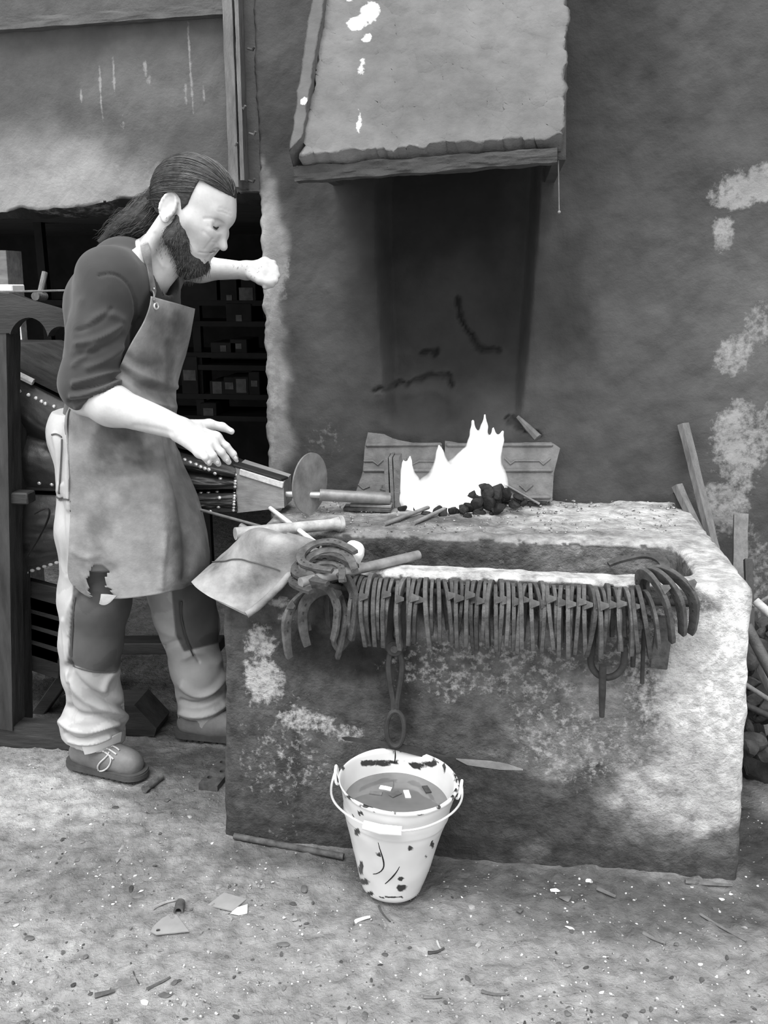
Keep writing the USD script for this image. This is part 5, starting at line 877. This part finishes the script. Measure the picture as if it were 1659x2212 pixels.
# trousers
Tr = Blend(); Tr.ell(A(252, 925, 2.41), (.145, .172, .10), TR_, .04).ell(A(205, 935, 2.40), (.105, .145, .11), TR_, .05)
def leg(pts): 
    for (x, y, Y, r), (x2, y2, Y2, r2) in zip(pts[:-1], pts[1:]): Tr.cone(A(x, y, Y), A(x2, y2, Y2), r, r2, .03)
leg([(212, 985, 2.335, .115), (208, 1150, 2.32, .106), (207, 1290, 2.315, .098), (197, 1390, 2.32, .086), (195, 1450, 2.325, .078), (206, 1515, 2.335, .076), (200, 1562, 2.34, .088), (205, 1600, 2.345, .082), (206, 1622, 2.345, .07)])
leg([(285, 985, 2.49, .112), (340, 1150, 2.51, .10), (393, 1290, 2.53, .094), (408, 1350, 2.535, .088), (424, 1440, 2.56, .078), (436, 1500, 2.58, .076), (443, 1545, 2.595, .082), (448, 1572, 2.6, .072)])
zc0, zc1 = A(206, 1612, 2.3)[2] - .006, A(445, 1578, 2.55)[2]
tro_sdf = lambda p: np.maximum(np.maximum(Tr(p), np.where(p[:, 0] + (p[:, 2] - .3) * .25 < -.985, zc0, zc1) - p[:, 2] + np.where(p[:, 0] < -1.0, (p[:, 0] + 1.13) * -.22, 0)), p[:, 2] - A(0, 880, 2.4)[2])
fold = [(((150, 1440), (175, 1480), (225, 1510), (262, 1525)), 9, -.016), (((152, 1455), (185, 1510), (230, 1535), (268, 1548)), 9, .012), (((148, 1530), (180, 1548), (235, 1548), (266, 1562)), 8, -.014), (((135, 1560), (180, 1580), (225, 1572), (268, 1560)), 8, .014), (((140, 1585), (185, 1598), (228, 1580), (266, 1575)), 5, -.014), (((150, 1600), (190, 1606), (235, 1592)), 5, .01), (((225, 1490), (240, 1460), (252, 1450)), 8, .008),
        (((150, 1370), (160, 1290), (172, 1275)), 5, .006), (((138, 1340), (142, 1400), (150, 1470)), 5, .006), (((160, 1290), (154, 1400), (152, 1470), (156, 1560)), 2.5, -.005), (((392, 1300), (400, 1370), (430, 1430)), 3, -.006), (((395, 1480), (430, 1500), (485, 1460)), 8, .014), (((390, 1515), (430, 1520), (480, 1490)), 6, -.014), (((392, 1540), (440, 1545), (485, 1520)), 7, .012), (((335, 1330), (352, 1360), (376, 1370)), 8, .008), (((345, 1400), (370, 1390), (388, 1385)), 6, -.008), (((400, 1420), (430, 1410), (470, 1430)), 8, .006),
        (((118, 940), (128, 1000), (126, 1060)), 6, .006), (((140, 920), (136, 980), (132, 1040)), 5, -.007), (((148, 960), (146, 1040), (148, 1100)), 6, .006), (((130, 1080), (140, 1180), (142, 1240)), 5, -.005)]
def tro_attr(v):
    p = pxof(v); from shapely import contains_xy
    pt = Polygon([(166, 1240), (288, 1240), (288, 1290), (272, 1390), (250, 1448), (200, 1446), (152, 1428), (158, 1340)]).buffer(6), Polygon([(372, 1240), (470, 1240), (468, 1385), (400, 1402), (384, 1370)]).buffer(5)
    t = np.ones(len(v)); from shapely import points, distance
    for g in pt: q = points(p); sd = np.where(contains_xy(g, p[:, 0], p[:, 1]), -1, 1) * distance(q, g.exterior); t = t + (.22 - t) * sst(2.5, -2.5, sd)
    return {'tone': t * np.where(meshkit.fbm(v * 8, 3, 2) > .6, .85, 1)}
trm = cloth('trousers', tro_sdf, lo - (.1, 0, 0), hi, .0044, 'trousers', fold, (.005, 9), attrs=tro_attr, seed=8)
def ribbon(pts, ms, width, off, th, n=24, lift=None):
    P, N = [], []
    for x, y in spline(np.array(pts, float), n):
        p, nn = hit(ms, x, y)
        if p is None: continue
        P.append(p); N.append(nn)
    P, N = np.array(P), np.array(N); ker = np.array([1, 2, 3, 2, 1]) / 9.0
    sm = lambda a: np.stack([np.convolve(np.pad(a[:, k], 2, mode='edge'), ker, 'valid') for k in range(3)], 1)
    P, N = sm(P), sm(N); N /= np.linalg.norm(N, axis=1)[:, None]; T = np.gradient(P, axis=0); T /= np.linalg.norm(T, axis=1)[:, None]; Wd = np.cross(N, T); Wd /= np.linalg.norm(Wd, axis=1)[:, None]
    P = P + N * off; m = sheet(np.stack([P - Wd * width / 2, P, P + Wd * width / 2], 1), th)
    if m.volume < 0: m.invert()
    return m
obj('pocket', ribbon(((122, 935), (120, 990), (124, 1040), (128, 1075)), [trm], .035, .006, .004), 'trousers', smith, attrs=None) if False else None
for pts in (((112, 940), (122, 938), (134, 945)), ((134, 945), (132, 1000), (128, 1070)), ((121, 1070), (128, 1076), (136, 1074)), ((128, 1080), (140, 1078), (149, 1080)), ((163, 1285), (157, 1340), (154, 1420)), ((392, 1295), (400, 1370), (418, 1420)), ((155, 1436), (200, 1450), (250, 1450))): obj('seam', ribbon(pts, [trm], .0035, .0035, .003, 16), 'seam', smith)
obj('cuff_band', ribbon(((166, 1620), (200, 1616), (235, 1602), (262, 1590)), [trm], .03, .004, .004, 18), 'shirt_tee', smith, 'pale turned-up trouser hem')
# apron
rows = [[A(328, 640, 2.262), A(352, 647, 2.31), A(378, 654, 2.37), A(402, 661, 2.44), A(422, 667, 2.50)],
        [A(310, 696, 2.245), A(340, 700, 2.285), A(368, 706, 2.35), A(393, 712, 2.44), A(413, 718, 2.51)],
        [A(280, 748, 2.228), A(318, 756, 2.265), A(350, 764, 2.335), A(378, 772, 2.44), A(396, 778, 2.52)],
        [A(250, 806, 2.222), A(300, 812, 2.25), A(336, 820, 2.31), A(365, 828, 2.42), A(380, 834, 2.53)],
        [A(190, 862, 2.232), A(262, 862, 2.232), A(320, 864, 2.29), A(360, 868, 2.42), A(371, 872, 2.54)],
        [A(150, 890, 2.30), A(225, 892, 2.215), A(305, 898, 2.255), A(368, 906, 2.41), A(376, 912, 2.56)],
        [A(150, 990, 2.285), A(228, 1000, 2.195), A(318, 1004, 2.225), A(382, 1000, 2.40), A(392, 996, 2.57)],
        [A(150, 1100, 2.27), A(236, 1108, 2.185), A(340, 1112, 2.205), A(416, 1100, 2.39), A(430, 1092, 2.58)],
        [A(148, 1200, 2.255), A(244, 1206, 2.175), A(352, 1212, 2.195), A(436, 1190, 2.38), A(448, 1180, 2.58)],
        [A(150, 1250, 2.25), A(246, 1262, 2.17), A(356, 1262, 2.19), A(438, 1235, 2.38), A(450, 1222, 2.58)],
        [A(178, 1276, 2.235), A(252, 1294, 2.165), A(350, 1282, 2.185), A(416, 1262, 2.37), A(446, 1246, 2.58)]]
G = patch(rows, 170, 110)
clear = lambda p: smin(ShT(p), tro_sdf(p), .01)
V = G.reshape(-1, 3)
wj = sst(.98, .78, np.tile(np.arange(G.shape[1]) / (G.shape[1] - 1), G.shape[0]))[:, None]
for _ in range(9):
    d = clear(V); e_ = .004; Gd = np.stack([clear(V + e_ * np.eye(3)[k]) - d for k in range(3)], 1); Gd /= np.linalg.norm(Gd, axis=1)[:, None] + 1e-9
    vd = EYE - V; vd /= np.linalg.norm(vd, axis=1)[:, None]; V = V + np.clip(.012 - d, 0, .03)[:, None] * (Gd * (1 - wj) + vd * wj)
V = V.reshape(G.shape); ys = pxof(V)
for _ in range(6): V[1:-1, 1:-1] = V[1:-1, 1:-1] * .5 + .125 * (V[2:, 1:-1] + V[:-2, 1:-1] + V[1:-1, 2:] + V[1:-1, :-2])
V = V.reshape(-1, 3)
am = grid_mesh(V.reshape(G.shape)); 
if np.einsum('ij,ij->i', am.face_normals, EYE - am.triangles_center).mean() < 0: am.invert()
n = am.vertex_normals; alin = [(((252, 795), (300, 830), (340, 848), (372, 850)), 9, -.012), (((256, 776), (300, 806), (345, 826), (376, 836)), 9, .008), (((262, 850), (320, 868), (371, 880)), 8, .010), (((360, 900), (375, 1000), (400, 1120), (405, 1250)), 12, -.014), (((330, 930), (345, 1050), (352, 1200)), 16, .008), (((390, 980), (425, 1100), (440, 1220)), 12, .006), (((262, 760), (300, 785), (330, 790)), 8, -.005), (((160, 1190), (190, 1204), (215, 1198)), 7, .006), (((355, 1155), (352, 1200), (350, 1270)), 5, .006)]
am.vertices = am.vertices + n * (px_lines(am.vertices, n, alin) + (meshkit.fbm(am.vertices * 6, 3, 9) - .5) * .016)[:, None]
p = pxof(am.vertices); from shapely import contains_xy
jit = (meshkit.fbm(np.c_[p / 6, 0 * p[:, :1]], 3, 5) - .5) * 12; hole = Polygon([(200, 1300), (190, 1260), (196, 1240), (204, 1226), (214, 1222), (226, 1226), (234, 1234), (222, 1248), (228, 1268), (238, 1282), (226, 1290), (216, 1304)])
ih = contains_xy(hole, p[:, 0] + jit, p[:, 1] + jit[::-1] * .5); 
def thicken(m, t):
    V = np.vstack([m.vertices, m.vertices - m.vertex_normals * t]); o = len(m.vertices); e = m.edges; key = np.sort(e, 1); u, inv, cnt = np.unique(key, axis=0, return_inverse=True, return_counts=True); b = e[cnt[inv.ravel()] == 1]
    return trimesh.Trimesh(V, np.vstack([m.faces, m.faces[:, ::-1] + o, np.stack([b[:, 1], b[:, 0], b[:, 0] + o], 1), np.stack([b[:, 1], b[:, 0] + o, b[:, 1] + o], 1)]), process=False)
am.update_faces(~ih[am.faces].any(1)); am.remove_unreferenced_vertices(); ak = thicken(am, .0035)
ap_ = pxof(ak.vertices); AB = lambda x, y, rx, ry, s, r=.5: ((x / 100, y / 100), (rx / 100, ry / 100), s, r)
tn = np.full(len(ak.vertices), 1.0)
for i, (x, y, rx, ry, s) in enumerate(((235, 945, 30, 45, .4), (280, 960, 30, 40, .45), (320, 990, 26, 26, .5), (270, 1010, 60, 20, .6), (400, 1080, 30, 90, .55), (390, 1200, 18, 60, .6), (345, 690, 26, 24, .6), (385, 700, 20, 30, .5), (300, 780, 40, 20, .6), (365, 780, 14, 50, .5), (210, 1130, 26, 30, .6), (170, 930, 22, 26, .8), (300, 1060, 40, 30, .75), (220, 1225, 40, 14, .6), (330, 830, 40, 10, .6))):
    tn *= 1 - (1 - s) * blob(ap_ / 100, (x / 100, y / 100), (rx / 100, ry / 100), .6, i, .6, 5)
apx = UsdGeom.Xform.Define(stage, str(smith.GetPath()) + '/apron').GetPrim()
obj('leather_sheet', ak, 'leather', apx, attrs={'tone': tn})
e0 = [tuple(x) for x in pxof(V.reshape(G.shape)[0, 3:-3:12])]
ey, en = hit([ak], 336, 661)
if ey is not None:
    a = np.linspace(0, 2 * PI, 20); M = frame_to(ey + en * .002, ey + en); obj('eyelet', tube([(M @ np.array([.0075 * math.cos(x), .0075 * math.sin(x), 0, 1]))[:3] for x in a], .0026, 8, cap=False), 'stud_metal', apx, 'bright metal eyelet')
fl_ = grid_mesh(patch([[A(218, 1283, 2.158), A(236, 1284, 2.156), A(252, 1287, 2.156)], [A(216, 1296, 2.15), A(234, 1296, 2.146), A(246, 1293, 2.15)], [A(214, 1304, 2.15), A(230, 1306, 2.142), A(242, 1298, 2.148)]], 8, 10)); obj('torn_flap', thicken(fl_, .003), 'leather_pad', apx, 'pale torn flap at the burnt hole')
obj('neck_strap', ribbon(((304, 480), (310, 512), (317, 556), (324, 600), (331, 640), (335, 658)), [bm_, shm, ak], .022, .005, .003, 30), 'leather_pad', apx, 'pale leather neck strap')
for px, py in ((328, 622),): 
    pq, nq = hit([shm, ak, bm_], px, py)
    if pq is not None: m = sph.copy(); m.vertices *= .003; m.apply_transform(frame_to(pq + nq * .008, pq + nq)); obj('rivet', m, 'stud_metal', apx, smooth=True)
# boots
def boot(heel, toe, name, top):
    heel, toe = np.asarray(heel, float), np.asarray(toe, float); d = (toe - heel); L = np.linalg.norm(d); f = d / L; s = np.array([-f[1], f[0], 0]); P = lambda a, b, z: heel + f * a * L + s * b + np.array([0, 0, z])
    x = UsdGeom.Xform.Define(stage, uniq(str(smith.GetPath()) + '/boot')).GetPrim(); U = Blend()
    U.cone(P(.12, 0, .05), P(.5, 0, .05), .038, .04, .03).cone(P(.5, 0, .05), P(.86, .004, .045), .042, .038, .03).cone(P(.86, 0, .045), P(.92, 0, .042), .036, .033, .02).cone(P(.3, 0, .07), P(.22, 0, top), .04, .042, .04).cone(P(.35, 0, .09), P(.68, 0, .062), .032, .03, .03)
    up_, un = sdf_mesh(lambda p: np.maximum(np.maximum(U(p), .022 - p[:, 2]), p[:, 2] - top) + (meshkit.fbm(p * 25, 2, 1) - .5) * .004, heel - .14, heel + d + (.14, .14, .2), .004); obj('upper', up_, 'boot_leather', x, normals=un)
    def out(g): return LineString([P(a, 0, 0)[:2] for a in (.11, .5, .93)]).buffer(.043 + g)
    m = extrude(out(.004), .014); m.apply_translation((0, 0, .012)); sl_ = obj('sole', m, 'boot_sole', x); obj('welt', extrude(out(.002), .005).apply_translation((0, 0, .026)), 'boot_sole', x)
    for a in np.linspace(.02, .98, 12):
        if .42 < a < .52: continue
        c = P(.0 + a, 0, .007); c = heel + f * a * L * 1.0 + np.array([0, 0, .008]); obj('lug', bx(.015, .08 * (1 - .55 * max(0, (abs(a - .5) - .38) / .12)), .014, c, rot(0, 0, math.atan2(f[1], f[0])), ch=.002), 'boot_sole', x)
    return x, up_, P
b1, bu1, P1 = boot(AZ(164, 1652), AZ(298, 1682), 'boot', .15); b2, bu2, P2 = boot(AZ(392, 1588), AZ(540, 1602), 'boot', .165)
for pts in (((222, 1622), (234, 1630), (246, 1640)), ((230, 1616), (240, 1622), (252, 1630)), ((236, 1625), (224, 1640), (212, 1655), (214, 1663)), ((232, 1628), (240, 1645), (230, 1660), (216, 1664)), ((240, 1612), (250, 1616), (258, 1622))):
    P = [hit([bu1, trm], *q_) for q_ in spline(np.array(pts, float), 10)]; P = np.array([a + b * .003 for a, b in P if a is not None])
    if len(P) > 3: obj('lace', tube(P, .0026, 6), 'lace', b1)
